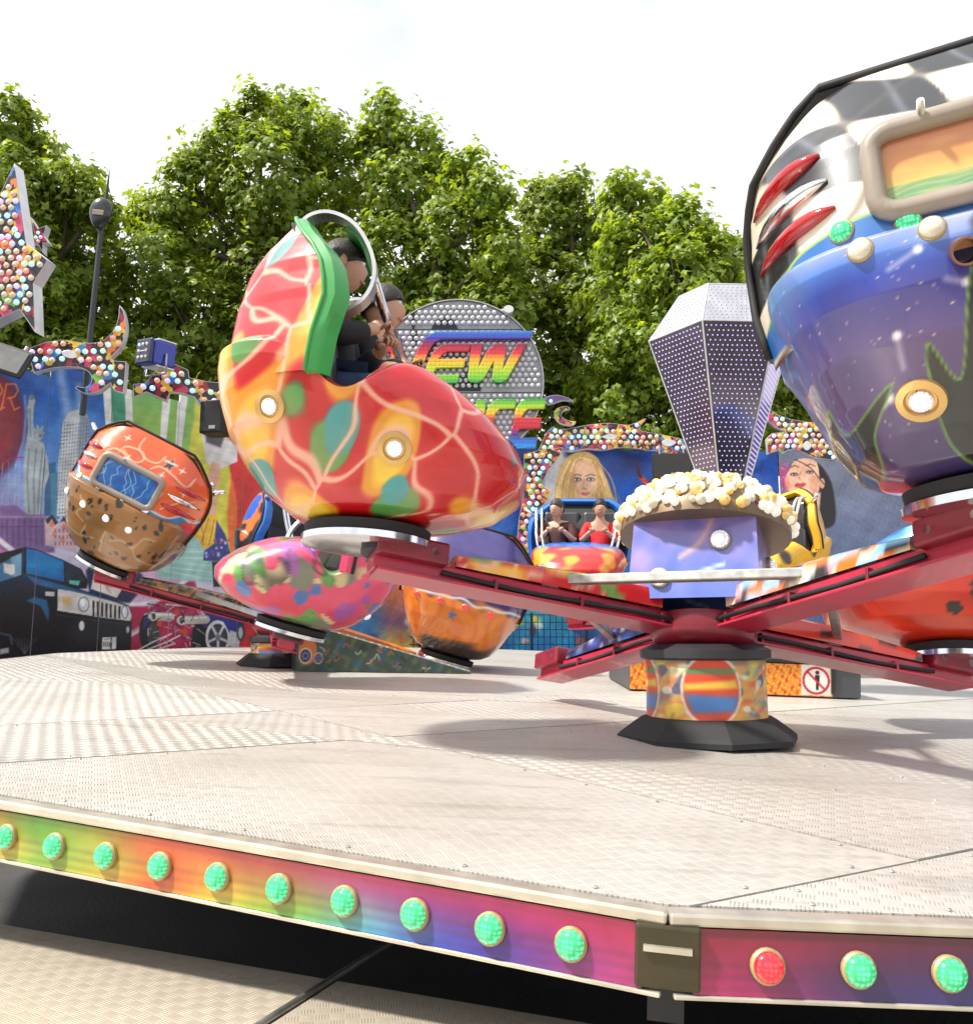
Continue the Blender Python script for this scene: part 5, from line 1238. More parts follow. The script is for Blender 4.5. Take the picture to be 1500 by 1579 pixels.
def sch_orange(P):
    p = two(P); x, y, z = P.T
    p.field(np.ones(len(x)), (222, 92, 30)); p.field(np.clip(wob(x, z, 0, 4, 1), 0, 1) * .35, (236, 122, 40)); p.field(((z > .985)) * .3, (196, 62, 22))
    for c in ([(-.12, 1.2), (-.10, 1.10), (.02, 1.04), (.12, 1.06), (.14, 1.14)], [(-.22, .98), (-.20, 1.06), (-.06, 1.08), (.0, 1.02), (-.06, .97), (-.2, 1.02)], [(-.34, .84), (-.30, .98), (-.2, 1.0), (-.02, .94), (.20, .92), (.30, .84), (.28, .74), (.22, .72)], [(.10, .98), (.16, 1.04), (.3, 1.02), (.44, .98), (.46, 1.08)], [(-.6, .92), (-.5, .98), (-.42, .92)], [(-.58, .86), (-.52, .82), (-.46, .90)], [(.36, .70), (.44, .80), (.54, .88)]):
        p.line(curve(c), .026, (110, 40, 20), .03, .35); p.line(curve([(a + .004, b + .008) for a, b in c]), .014, (244, 196, 160), .012, .9)
    for cx, cz in ((-.24, 1.14), (.34, 1.10), (-.36, 1.0), (-.12, .98), (.22, .985), (.46, .92), (-.48, .95)):
        p.line([(cx - .03, cz), (cx + .03, cz)], .006, (250, 232, 210), .008); p.line([(cx, cz - .03), (cx, cz + .03)], .006, (250, 232, 210), .008); p.ell(cx, cz, .012, .012, (255, 244, 230), soft=.014)
    st = [(.22 + (.075 if k % 2 == 0 else .031) * math.sin(k * math.pi / 5), 1.10 + (.075 if k % 2 == 0 else .031) * math.cos(k * math.pi / 5)) for k in range(10)]
    p.poly(st, (230, 190, 170), .012); p.poly([(.22 + (a - .22) * .88, 1.10 + (b - 1.10) * .88) for a, b in st], (40, 36, 34), .006); p.line([(.17, 1.115), (.27, 1.12)], .02, (200, 196, 186), .014)
    for s_ in (-1, 1):
        p.poly(closed_curve([(s_ * .66, .58), (s_ * .66, .78), (s_ * .60, .70), (s_ * .52, .72), (s_ * .44, .66), (s_ * .30, .66), (s_ * .32, .56)]), (40, 120, 180), .015)
        p.line(curve([(s_ * .66, .78), (s_ * .60, .70), (s_ * .52, .72), (s_ * .44, .66), (s_ * .30, .66)]), .016, (190, 220, 230), .012)
        p.poly(closed_curve([(s_ * .64, .60), (s_ * .62, .70), (s_ * .54, .66), (s_ * .54, .58)]), (206, 40, 34), .012)
    p.poly([(-.66, .45), (.66, .45), (.66, .575), (.3, .61), (-.3, .60), (-.66, .575)], (128, 84, 40), .02)
    return p.linear()
def sch_leopard(P):
    p = two(P); x, y, z = P.T
    p.field(np.ones(len(x)), (150, 102, 48)); p.field(np.clip(wob(x, y, z, 3, 2), 0, 1) * .5, (186, 130, 58)); p.field(np.clip(wob(x, y, z, 4, 6), 0, 1) * .4, (84, 66, 34))
    Q = P.copy(); Q[:, 0] *= 1.35; _, d, ix = cells(Q, 300, 8, 0, 1, .035, True)
    p.field(np.clip((.030 + .012 * np.sin(ix * 7.3) - d) * 120, 0, 1) * .95, (26, 20, 14))
    for c in ([(-.3, .5), (-.24, .42), (-.27, .34), (-.16, .28), (-.18, .18)], [(.10, .25), (.2, .30), (.3, .28), (.36, .40), (.44, .42)], [(.3, .28), (.34, .20), (.44, .16)], [(-.4, .2), (-.2, .16), (-.05, .2)]): p.line(curve(c), .010, (196, 190, 170), .014, .8)
    return p.linear()
def sch_check(P):
    p = two(P); x, y, z = P.T
    u = x + .07 * np.sin(5 * z + 1) + .03 * wob(x, z, 0, 4, 1); v = z + .07 * np.sin(4.2 * x + .4) + .03 * wob(x, z, 0, 4, 3)
    c = np.sin(u * math.pi / .25 + .5) * np.sin(v * math.pi / .21 + .9); a = np.clip(.5 + c * 14, 0, 1)
    p.field(np.ones(len(x)), (228, 218, 196)); p.field(a, (15, 16, 19))
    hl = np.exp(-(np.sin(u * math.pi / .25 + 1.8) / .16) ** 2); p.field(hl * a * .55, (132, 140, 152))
    w = np.exp(-(np.abs(c) / .10) ** 2); p.field(w * .35, (110, 96, 84))
    for q in ([(-.34, 1.0), (-.20, 1.10), (-.06, 1.2)], [(-.38, .66), (-.3, .72), (-.26, .78)], [(.2, 1.02), (.3, 1.12), (.5, 1.18)]): p.line(curve(q), .014, (74, 62, 52), .03, .8)
    # blue rising tongues above the ledge
    p.poly(closed_curve([(-.66, .50), (-.56, .60), (-.50, .655), (-.40, .68), (-.24, .70), (.0, .665), (.3, .69), (.66, .66), (.66, .48), (-.66, .46)]), (34, 100, 170), .012)
    p.line(curve([(-.60, .56), (-.50, .655), (-.40, .68), (-.24, .70), (.0, .665), (.3, .69), (.66, .66)]), .008, (150, 190, 70), .006)
    return p.linear()
def sch_cosmos(P):
    p = two(P); x, y, z = P.T
    p.field(np.ones(len(x)), gradY([(0, (60, 44, 92)), (.15, (86, 66, 116)), (.32, (94, 76, 128)), (.44, (64, 62, 136)), (.50, (46, 66, 160)), (.56, (70, 110, 190)), (.62, (150, 160, 205))]))
    p.field(np.clip(wob(x, y, z, 5, 3), 0, 1) * .45, (56, 56, 120)); p.field(np.clip(wob(x, y, z, 4, 8), 0, 1) * .4, (120, 84, 126)); p.field(np.clip((-x - .42) * 5, 0, 1) * .8, (90, 160, 206)); p.field(np.clip(wob(x, z, 0, 3, 5), 0, 1) * (z > .55) * .5, (206, 196, 214))
    g = np.random.default_rng(21)
    for k in range(18):
        cx, cz, a = g.uniform(-.5, .5), g.uniform(.10, .60), g.uniform(0, 6.28); l = g.uniform(.05, .10)
        q = [(cx, cz), (cx + l * math.cos(a), cz + l * math.sin(a))]; p.line(q, .008, (210, 206, 220), .020, .75); p.ell(cx, cz, .011, .011, (236, 232, 236), soft=.012)
    for k in range(240): p.ell(g.uniform(-.6, .6), g.uniform(.05, .6), .0022, .0022, (226, 206, 170), soft=.003, alpha=.8)
    def fl(pts):
        q = closed_curve(pts); p.poly(q, (40, 42, 40), .008); p.line(q + q[:1], .006, (110, 150, 70), .005)
    fl([(-.58, .06), (-.47, .13), (-.455, .235), (-.40, .15), (-.27, .225), (-.33, .12), (-.33, .02), (-.5, .0)]); fl([(-.02, .52), (-.06, .40), (-.10, .20), (-.17, .30), (-.16, .12), (-.10, .02), (.02, .02), (.02, .2), (-.01, .36)])
    p.poly(closed_curve([(.03, .62), (.70, .62), (.70, .02), (-.02, .02), (-.03, .14), (.04, .3), (.0, .48)]), (60, 56, 52), .02)
    a = np.clip(.5 + 10 * np.sin(x * math.pi / .11) * np.sin(z * math.pi / .11 + 1), 0, 1) * np.clip((x - .02) * 20, 0, 1); p.field(a, (206, 190, 160))
    p.poly(closed_curve([(.10, .62), (.04, .50), (.08, .38), (.0, .26), (.06, .16), (.20, .12), (.37, .2), (.38, .34), (.24, .24), (.14, .30), (.18, .42), (.14, .52)]), (214, 96, 30), .012); p.line(curve([(.10, .58), (.09, .48), (.13, .38), (.06, .26), (.14, .18), (.28, .20)]), .03, (240, 170, 60), .04, .9)
    return p.linear()
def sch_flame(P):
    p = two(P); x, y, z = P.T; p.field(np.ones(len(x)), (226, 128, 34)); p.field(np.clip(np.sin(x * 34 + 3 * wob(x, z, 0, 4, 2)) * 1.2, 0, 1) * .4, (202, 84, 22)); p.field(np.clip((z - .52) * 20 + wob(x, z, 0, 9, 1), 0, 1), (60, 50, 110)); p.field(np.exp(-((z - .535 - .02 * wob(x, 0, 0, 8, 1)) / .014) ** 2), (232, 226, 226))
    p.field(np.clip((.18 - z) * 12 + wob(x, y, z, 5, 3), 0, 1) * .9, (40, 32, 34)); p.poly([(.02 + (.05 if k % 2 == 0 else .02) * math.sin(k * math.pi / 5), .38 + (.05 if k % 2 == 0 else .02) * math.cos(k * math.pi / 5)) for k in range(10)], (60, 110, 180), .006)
    return p.linear()
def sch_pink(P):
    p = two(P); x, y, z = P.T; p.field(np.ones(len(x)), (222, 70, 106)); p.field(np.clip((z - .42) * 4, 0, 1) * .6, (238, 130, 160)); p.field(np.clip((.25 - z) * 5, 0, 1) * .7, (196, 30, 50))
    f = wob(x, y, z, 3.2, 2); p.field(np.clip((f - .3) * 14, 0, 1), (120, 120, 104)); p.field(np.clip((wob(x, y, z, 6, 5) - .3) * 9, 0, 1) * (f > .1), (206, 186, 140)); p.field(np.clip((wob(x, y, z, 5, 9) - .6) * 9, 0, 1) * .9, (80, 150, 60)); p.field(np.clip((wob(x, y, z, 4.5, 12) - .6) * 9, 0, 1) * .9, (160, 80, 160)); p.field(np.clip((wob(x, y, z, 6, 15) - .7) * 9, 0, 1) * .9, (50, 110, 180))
    e, _, _ = cells(P, 30, 14, (-.7, -.7, 0), (.7, .85, .7), .08); p.field(np.clip(1 - e / .012, 0, 1) * (f > .1) * .7, (40, 40, 36))
    return p.linear()
def sch_redblue(P):
    p = two(P); x, y, z = P.T; p.field(np.ones(len(x)), (204, 46, 26)); p.field(np.clip(wob(x, y, z, 3, 1), 0, 1) * .6, (226, 96, 36)); p.field(np.clip((z - .40 - .04 * wob(x, y, 0, 6, 3)) * 40, 0, 1), (40, 110, 190)); p.field(np.clip(wob(x, y, z, 7, 5) - .2, 0, 1) * (z > .41), (150, 206, 230)); p.field(np.exp(-((z - .40 - .04 * wob(x, y, 0, 6, 3)) / .018) ** 2), (226, 226, 226)); p.field((wob(x, y, z, 5, 11) > .5) * (z < .3) * .9, (40, 44, 40))
    return p.linear()
def sch_darkblue(P):
    p = two(P); x, y, z = P.T; p.field(np.ones(len(x)), (28, 32, 66)); p.field(np.clip(wob(x, y, z, 6, 1), 0, 1), (50, 80, 160)); p.field(np.clip(wob(x, y, z, 9, 4) - .4, 0, 1) * 1.6, (226, 224, 232)); return p.linear()
def sch_bluered(P):
    p = two(P); x, y, z = P.T; p.field(np.ones(len(x)), (204, 40, 34)); p.field(np.clip(wob(x, y, z, 5, 2) * 3, 0, 1), (232, 150, 40)); p.field(np.clip((z - .5) * 12, 0, 1), (40, 110, 200)); return p.linear()
def sch_blueflame(P):
    p = two(P); x, y, z = P.T; p.field(np.ones(len(x)), (24, 26, 34)); f = wob(x, y, z, 4, 3); p.field(np.clip(f * 10, 0, 1), (226, 110, 40)); p.field(np.clip((f - .3) * 10, 0, 1), (46, 90, 190)); return p.linear()
def sch_yellow(P):
    p = two(P); x, y, z = P.T; p.field(np.ones(len(x)), (236, 176, 30)); p.field(np.clip(wob(x, y, z, 3, 1), 0, 1) * .4, (216, 140, 26)); p.field(np.clip(wob(x, y, z, 6, 4) - .55, 0, 1) * 4, (40, 34, 26)); return p.linear()
def sch_mix(P):
    p = two(P); x, y, z = P.T; p.field(np.ones(len(x)), (130, 190, 222)); p.field(np.clip(wob(x, y, z, 5, 2) * 6, 0, 1), (226, 160, 170)); p.field(np.clip((wob(x, y, z, 6, 6) - .1) * 8, 0, 1), (222, 206, 176)); p.field(np.clip((wob(x, y, z, 7, 3) - .25) * 9, 0, 1), (222, 116, 40)); p.field(np.clip((wob(x, y, z, 7, 11) - .35) * 10, 0, 1), (44, 44, 46)); return p.linear()
def pic_sunset(U, V):
    p = Paint(U, V, (0, 0, 0)); p.field(np.ones(len(U)), gradY([(.66, (60, 140, 150)), (.72, (110, 156, 110)), (.755, (130, 160, 100)), (.76, (206, 180, 96)), (.80, (214, 150, 80)), (.88, (206, 130, 84)), (.93, (140, 116, 120))]))
    p.field(np.clip(wob(U, V * 3, 0, 12, 1), 0, 1) * .3, (232, 190, 110)); p.field(np.clip(np.sin(V * 420 + 5 * wob(U, V, 0, 9, 2)), 0, 1) * (V < .757) * .25, (206, 220, 190)); return p.linear()
def pic_storm(U, V):
    p = Paint(U, V, (0, 0, 0)); p.field(np.ones(len(U)), (20, 96, 180)); p.field(np.clip(wob(U, V, 0, 14, 1), 0, 1) * .6, (80, 160, 220)); p.field(np.clip(wob(U, V, 0, 9, 4), 0, 1) * .5, (14, 60, 140))
    g = np.random.default_rng(2)
    for k in range(7):
        x, y = g.uniform(-.25, .25), .90; q = [(x, y)]
        for _ in range(6): x += g.uniform(-.05, .05); y -= .04; q.append((x, y))
        p.line(q, .006, (206, 232, 244), .010, .85)
    return p.linear()

# ================================================================== spinning crosses
bulb_gold = mat('bulb_gold', rgb(232, 190, 110), .25, .2, .5, rgb(232, 190, 110), .15); bulb_white = mat('bulb_white', rgb(232, 228, 214), .25, 0, .5, (1, .95, .85), .25)
def cover_cols(name):
    return {'red': sch_red, 'leopard': sch_leopard, 'flame': sch_flame, 'check': sch_check, 'pink': sch_pink, 'blue': sch_darkblue, 'redblue': sch_redblue, 'cosmos': sch_cosmos, 'yellow': sch_yellow, 'mix': sch_mix}[name]
def cross(label, cx, cy, zc, nrm, a0, covers, L=1.65, detail=True, sc=1.0):
    n = Vector(nrm).normalized(); base = Vector((cx, cy, plat_z(cx, cy))); C = Vector((cx, cy, zc))
    root = thing('spinning_cross', label, 'ride cross', Matrix.Translation(base)); c0 = C - base
    A = []; ends = []
    for k in range(4):
        h = Vector((math.cos(a0 + k * math.pi / 2), math.sin(a0 + k * math.pi / 2), 0)); d = (h - n * h.dot(n)).normalized(); s_ = n.cross(d); A.append((d, s_)); ends.append(C + d * L + n * .16)
    # foot, drum
    MB().lathe([(.42 * sc, 0), (.42 * sc, .025), (.40 * sc, .045), (.33 * sc, .10), (.30 * sc, .12)], n=8).build('foot', black_m, root)
    dt = (zc - base.z) - .15; nu, nv = 260, 90
    th, hh = np.meshgrid(np.linspace(0, 2 * math.pi, nu, False), np.linspace(.10, dt, nv)); th, hh = th.ravel(), hh.ravel()
    rr = .275 * sc; P = np.stack([rr * np.cos(th), rr * np.sin(th), hh], 1); fr = (hh - .1) / (dt - .1)
    q = Paint(th * .275, hh, (206, 150, 80)); q.field(np.clip(wob(th, fr * 3, 0, 2.2, 1), 0, 1), (70, 140, 170)); q.field(np.clip(wob(th, fr * 3, 0, 3.1, 5), 0, 1) * .8, (196, 90, 50)); q.field(np.clip(wob(th * 2, fr * 3, 0, 1.3, 8) * 3 - .8, 0, 1) * .8, (232, 196, 70)); q.field(np.clip(wob(th * 3, fr * 3, 0, 1.5, 3) * 4 - 1.6, 0, 1) * .7, (40, 60, 120)); q.field(np.clip(wob(th * 3, fr * 4, 0, 1.4, 6) * 4 - 2, 0, 1) * .7, (226, 226, 220)); q.field(np.clip((fr - .86) * 9, 0, 1), (90, 100, 80)); q.field(np.clip((.16 - fr) * 9, 0, 1) * .8, (226, 160, 60))
    for t0 in (3 * math.pi / 2 - .15, math.pi / 2, 0.2, math.pi):
        m0 = (.10 + dt) / 2
        for r_, c_ in ((1.0, (226, 220, 206)), (.93, (206, 70, 40))): q.ell(t0 * .275, m0, .135 * r_, .165 * r_ * dt / .4, c_, soft=.01)
        q.poly([(t0 * .275 - .12, m0 - .02), (t0 * .275 + .12, m0 - .03), (t0 * .275 + .10, m0 - .10), (t0 * .275 - .08, m0 - .11)], (70, 120, 180), .03); q.poly([(t0 * .275 - .12, m0 + .03), (t0 * .275 + .11, m0 + .05), (t0 * .275 + .12, m0 + .01), (t0 * .275 - .12, m0)], (226, 180, 60), .02); q.line([(t0 * .275 - .10, m0 + .09), (t0 * .275 + .10, m0 + .09)], .02, (60, 140, 90), .02)
    F = [(r * nu + c, r * nu + (c + 1) % nu, (r + 1) * nu + (c + 1) % nu, (r + 1) * nu + c) for r in range(nv - 1) for c in range(nu)]
    obj('drum', mesh('drum', P, F, print_m, True, cols=q.linear()), root)
    MB().lathe([(.285 * sc, dt - .02), (.30 * sc, dt - .01), (.30 * sc, dt + .03), (.24 * sc, dt + .06)], n=36).build('drum_collar', dark_m, root, True, 40)
    Fm = frame(c0, A[0][0], A[0][1], n)
    MB().lathe([(.20, -.13), (.25, -.10), (.27, -.07), (.27, .02), (.24, .03)], Fm, 32).build('hub_plate', beamd_m, root, True, 40)
    # arms
    for k, (d, s_) in enumerate(A):
        M3 = frame(Vector(), d, s_, n).to_3x3()
        arm = MB().box(c0 + d * (L * .55) - n * .015, (L * .98, .13, .075), M3).build('arm', beam_m, root, bev=.010)
        MB().box(c0 + d * (L * .55) - n * .060, (L * .96, .20, .014), M3).build('arm_flange', beam_m, arm, bev=.004)
        MB().box(c0 + d * (L - .10) + n * .06, (.34, .24, .11), M3).build('end_bracket', beamd_m, arm, bev=.015)
        for t in (-.10, .10): MB().cyl(c0 + d * (L - .1 + t) + s_ * .12 + n * .06, c0 + d * (L - .1 + t) - s_ * .12 + n * .06, .018, n=8).build('bolt', steel_m, arm)
        MB().cyl(c0 + d * L + n * .03, c0 + d * L + n * .10, .12, n=20).build('pivot', dark_m, arm, True, 40)
        for w_ in (-1, 1):
            MB().tube([c0 + d * .16 + s_ * w_ * .10 - n * .03, c0 + d * .5 + s_ * w_ * .085 - n * .02, c0 + d * (L * .6) + s_ * w_ * .08 - n * .035, c0 + d * (L - .25) + s_ * w_ * .08 - n * .02], .012, 6).build('hose', black_m, arm, True)
        for t in (.30, .75, 1.2): MB().box(c0 + d * t - n * .03, (.016, .19, .06), M3).build('gusset', beamd_m, arm, bev=.003)
        # painted cover on top of the arm
        nu, nv = 60, 12; ta = np.linspace(0, 1, nu); fn = cover_cols(covers[k]); V_ = []; prof = [(-.085, .026), (-.088, .07), (-.082, .118), (-.06, .136), (0, .142), (.06, .136), (.082, .118), (.088, .07), (.085, .026)]
        for t in ta:
            hs = 1.0 - .45 * t ** 2; V_ += [c0 + d * (.30 + t * (L - .62)) + s_ * a * (1 - .15 * t) + n * (.024 + (b - .024) * hs) for a, b in prof]
        m_ = len(prof); F = [(i * m_ + j, i * m_ + j + 1, (i + 1) * m_ + j + 1, (i + 1) * m_ + j) for i in range(nu - 1) for j in range(m_ - 1)] + [tuple(range(m_)), tuple((nu - 1) * m_ + j for j in range(m_ - 1, -1, -1))]
        lc = np.array([(t * 1.2 - .6, b * 2 - .4, .12 + a + b * 1.5) for t in ta for a, b in prof]); obj('arm_cover', mesh('arm_cover', V_, F, paint_m, True, 40, cols=fn(lc)), arm)
        # brace to the next arm
        d2, s2 = A[(k + 1) % 4]; a_, b_ = c0 + d * .88 + n * .03, c0 + d2 * .88 + n * .03; ba = (b_ - a_).normalized()
        MB().box((a_ + b_) / 2 + n * .045, ((b_ - a_).length + .10, .045, .045), frame(Vector(), ba, n.cross(ba), n).to_3x3()).build('brace', steel_m, root, bev=.006)
    # hub box and bulb dome
    e1_, e2_ = (A[0][0] + A[1][0]).normalized(), (A[1][0] + A[2][0]).normalized(); hb = .295 * sc
    nu = 60; cb = MB(); sides = []
    for ax_, sx_ in ((e1_, e2_), (e2_, -e1_), (-e1_, -e2_), (-e2_, e1_)):
        U, V = np.meshgrid(np.linspace(-1, 1, nu), np.linspace(0, 1, nu // 2)); U, V = U.ravel(), V.ravel(); taper = 1.0 - .06 * V
        P = np.array([tuple(c0 + ax_ * hb * t + sx_ * hb * u * t + n * (.06 + .48 * v)) for u, v, t in zip(U, V, taper)])
        q = Paint(U, V, (90, 110, 190)); q.field(np.clip(V * 1.2 - .3, 0, 1), (150, 120, 190)); q.field(np.clip(wob(U, V, 0, 2.4, 3), 0, 1) * .5, (190, 150, 206)); q.field(np.clip(wob(U, V, 0, 3.4, 7), 0, 1) * .5, (60, 90, 180)); q.line(curve([(-.2, .45), (.1, .6), (.3, .85)]), .05, (226, 180, 150), .06, .8); q.line([(.1, .28), (.5, .36)], .03, (206, 226, 240), .03, .9)
        pn = obj('hub_panel', mesh('hub_panel', P, [(r * nu + c, r * nu + c + 1, (r + 1) * nu + c + 1, (r + 1) * nu + c) for r in range(nu // 2 - 1) for c in range(nu - 1)], paint_m, True, cols=q.linear()), root)
        if detail:
            for (u, v) in ((-.50, .22), (.42, .62)):
                lamp(pn, frame(c0 + ax_ * (hb * (1 - .06 * v) + .0) + sx_ * hb * u + n * (.06 + .48 * v), sx_, n, ax_ if sx_.cross(n).dot(ax_) > 0 else ax_), 'w', 1.45)
    MB().box(c0 + n * .545, (hb * 2.0, hb * 2.0, .02), frame(Vector(), e1_, e2_, n).to_3x3()).build('hub_lid', beamd_m, root)
    g = np.random.default_rng(4); rb = .0235; key = 'dome'
    if key not in BULB: BULB[key] = [bulb_mesh(rb, m_) for m_ in (bulb_white, bulb_white, bulb_gold, bulb_cols[1])]
    Rd, Hd = .41 * sc, .24 * sc
    Md = frame(c0 + n * .52, e1_, e2_, n)
    dome = obj('bulb_dome', MB().lathe([(Rd, -.04)] + [(Rd * math.cos(t), Hd * math.sin(t)) for t in np.linspace(0, 1.5, 10)], n=32).mesh('bulb_dome', mat('dome_gold', rgb(128, 108, 84), .4, .4, var=.3), True, 50), root, M=Md)
    for i, t in enumerate(np.linspace(.04, 1.5, 11)):
        m_ = max(1, int(2 * math.pi * Rd * math.cos(t) / .058))
        for j in range(m_):
            a = 2 * math.pi * (j + .5 * (i % 2)) / m_; a += g.uniform(-.06, .06); t_ = t + g.uniform(-.05, .05); p = Vector((Rd * math.cos(t_) * math.cos(a), Rd * math.cos(t_) * math.sin(a), Hd * math.sin(t_))); nn = Vector((p.x / Rd ** 2, p.y / Rd ** 2, p.z / Hd ** 2)).normalized()
            obj('bulb', BULB[key][g.integers(0, 4)], dome, M=Matrix.Translation(p) @ fit_axis(nn).to_4x4() @ Matrix.Scale(g.uniform(.75, 1.35), 4) @ Matrix.Diagonal((1, 1, 1.7, 1)))
    return root, ends, n
HA = (1.13, 4.60)
cA, EA, nA = cross('nearest crimson spinning cross with bulb dome and purple hub box', HA[0], HA[1], EZ + .065, (.097, .226, 1), math.radians(-158.5), ['red', 'mix', 'redblue', 'blue'], 1.72, sc=1.1)
hbp = at(432, 1028, 8.4)
cB, EB, nB = cross('left rear spinning cross with leopard-print arm, beside the ramp wedge', hbp.x, 8.4, EZ + .13, (.29, -.02, 1), math.radians(-164), ['leopard', 'pink', 'flame', 'blue'])
cD, ED, nD = cross('far spinning cross behind the bulb dome of the nearest one', 2.35, 11.6, EZ + .25, (.02, .06, 1), math.radians(-140), ['pink', 'redblue', 'yellow', 'blue'])
nA, nB, nD = Vector(nA), Vector(nB), Vector(nD)
# red and yellow gondola: side-on, facing right
gm_green = mat('green_vinyl', rgb(52, 150, 66), .35, 0, .3, var=.12); gm_blue = mat('blue_vinyl', rgb(26, 100, 190), .35, 0, .3, var=.12); gm_black = mat('black_rim_vinyl', (.02, .02, .022), .4, 0, .2); gm_or = mat('orange_vinyl', rgb(222, 110, 30), .35, 0, .3, var=.12); gm_pink = mat('pink_vinyl', rgb(206, 60, 100), .35, 0, .3)
gm_yel = mat('yellow_vinyl', rgb(236, 176, 30), .35, 0, .3)
G_red = orient(EA[0], Vector((.06, .08, 1)), (1, -.03, 0), 1.07, .215)
gondola('red and yellow gondola with green frame, seen side-on at picture centre', G_red, sch_red, sch_red, gm_green, 1.6, bars='hoop', seal=gm_green,
        ringlamps=[((2, -.22, .36), (-1, 0, 0), 'w'), ((2, .28, .22), (-1, 0, 0), 'w'), ((-2, -.22, .36), (1, 0, 0), 'w'), ((-2, .28, .22), (1, 0, 0), 'w')])
G_pur = orient(EA[1] + Vector((.03, .04, .05)), Vector((-.06, .04, 1)), (.42, .90, 0), 1.14)
gondola('big purple gondola with chequered back seen from behind at right', G_pur, sch_check, sch_cosmos, gm_black, 1.7, plate=pic_sunset, lights=True, exhaust=True, pins=False, ps=.84, zlo=.43,
        lamps=[(-.34, .675, 'g'), (-.17, .645, 'g'), (.17, .645, 'g'), (.34, .675, 'g'), (-.30, .585, 'c'), (-.12, .59, 'c'), (.12, .59, 'c'), (.30, .585, 'c')], ringlamps=[((-.20, -2, .17), (0, 1, 0), 'w'), ((.20, -2, .17), (0, 1, 0), 'w')])
gondola('red-orange gondola with blue band behind the right crimson arm', orient(EA[2], nA, (-.92, .30, 0), 1.05), sch_redblue, sch_redblue, gm_blue, .8, lights=True)
gondola('orange gondola with leopard-print hull, seen from behind at left', orient(EB[0], Vector((.52, -.06, 1)), (-.12, 1, 0), .94), sch_orange, sch_leopard, gm_yel, 1.1, plate=pic_storm, lights=True,
        lamps=[(-.42, .64, 'w'), (-.20, .645, 'w'), (.04, .645, 'w'), (.26, .645, 'w'), (-.46, .47, 'w'), (-.24, .44, 'w'), (0, .42, 'w'), (.22, .42, 'w')])
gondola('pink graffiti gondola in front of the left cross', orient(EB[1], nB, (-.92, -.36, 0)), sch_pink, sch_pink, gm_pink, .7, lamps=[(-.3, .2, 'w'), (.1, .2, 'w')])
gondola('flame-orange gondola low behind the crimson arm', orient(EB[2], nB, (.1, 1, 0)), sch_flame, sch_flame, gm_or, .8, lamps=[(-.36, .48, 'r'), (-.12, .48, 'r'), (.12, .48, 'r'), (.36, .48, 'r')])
gondola('blue-framed gondola with orange flames behind the pink one', orient(EB[3], nB, (1, -.35, 0)), sch_blueflame, sch_blueflame, gm_blue, .6)
G_men = orient(ED[0], Vector((.05, .05, 1)), (-.22, -1, 0))
gondola('blue-framed gondola carrying two men, below the blonde portrait', G_men, sch_bluered, sch_bluered, gm_blue, .6)
gondola('yellow gondola below the dark-haired portrait', orient(ED[1], Vector((-.1, .1, 1)), (-.8, -.5, 0)), sch_yellow, sch_yellow, gm_yel, .5)

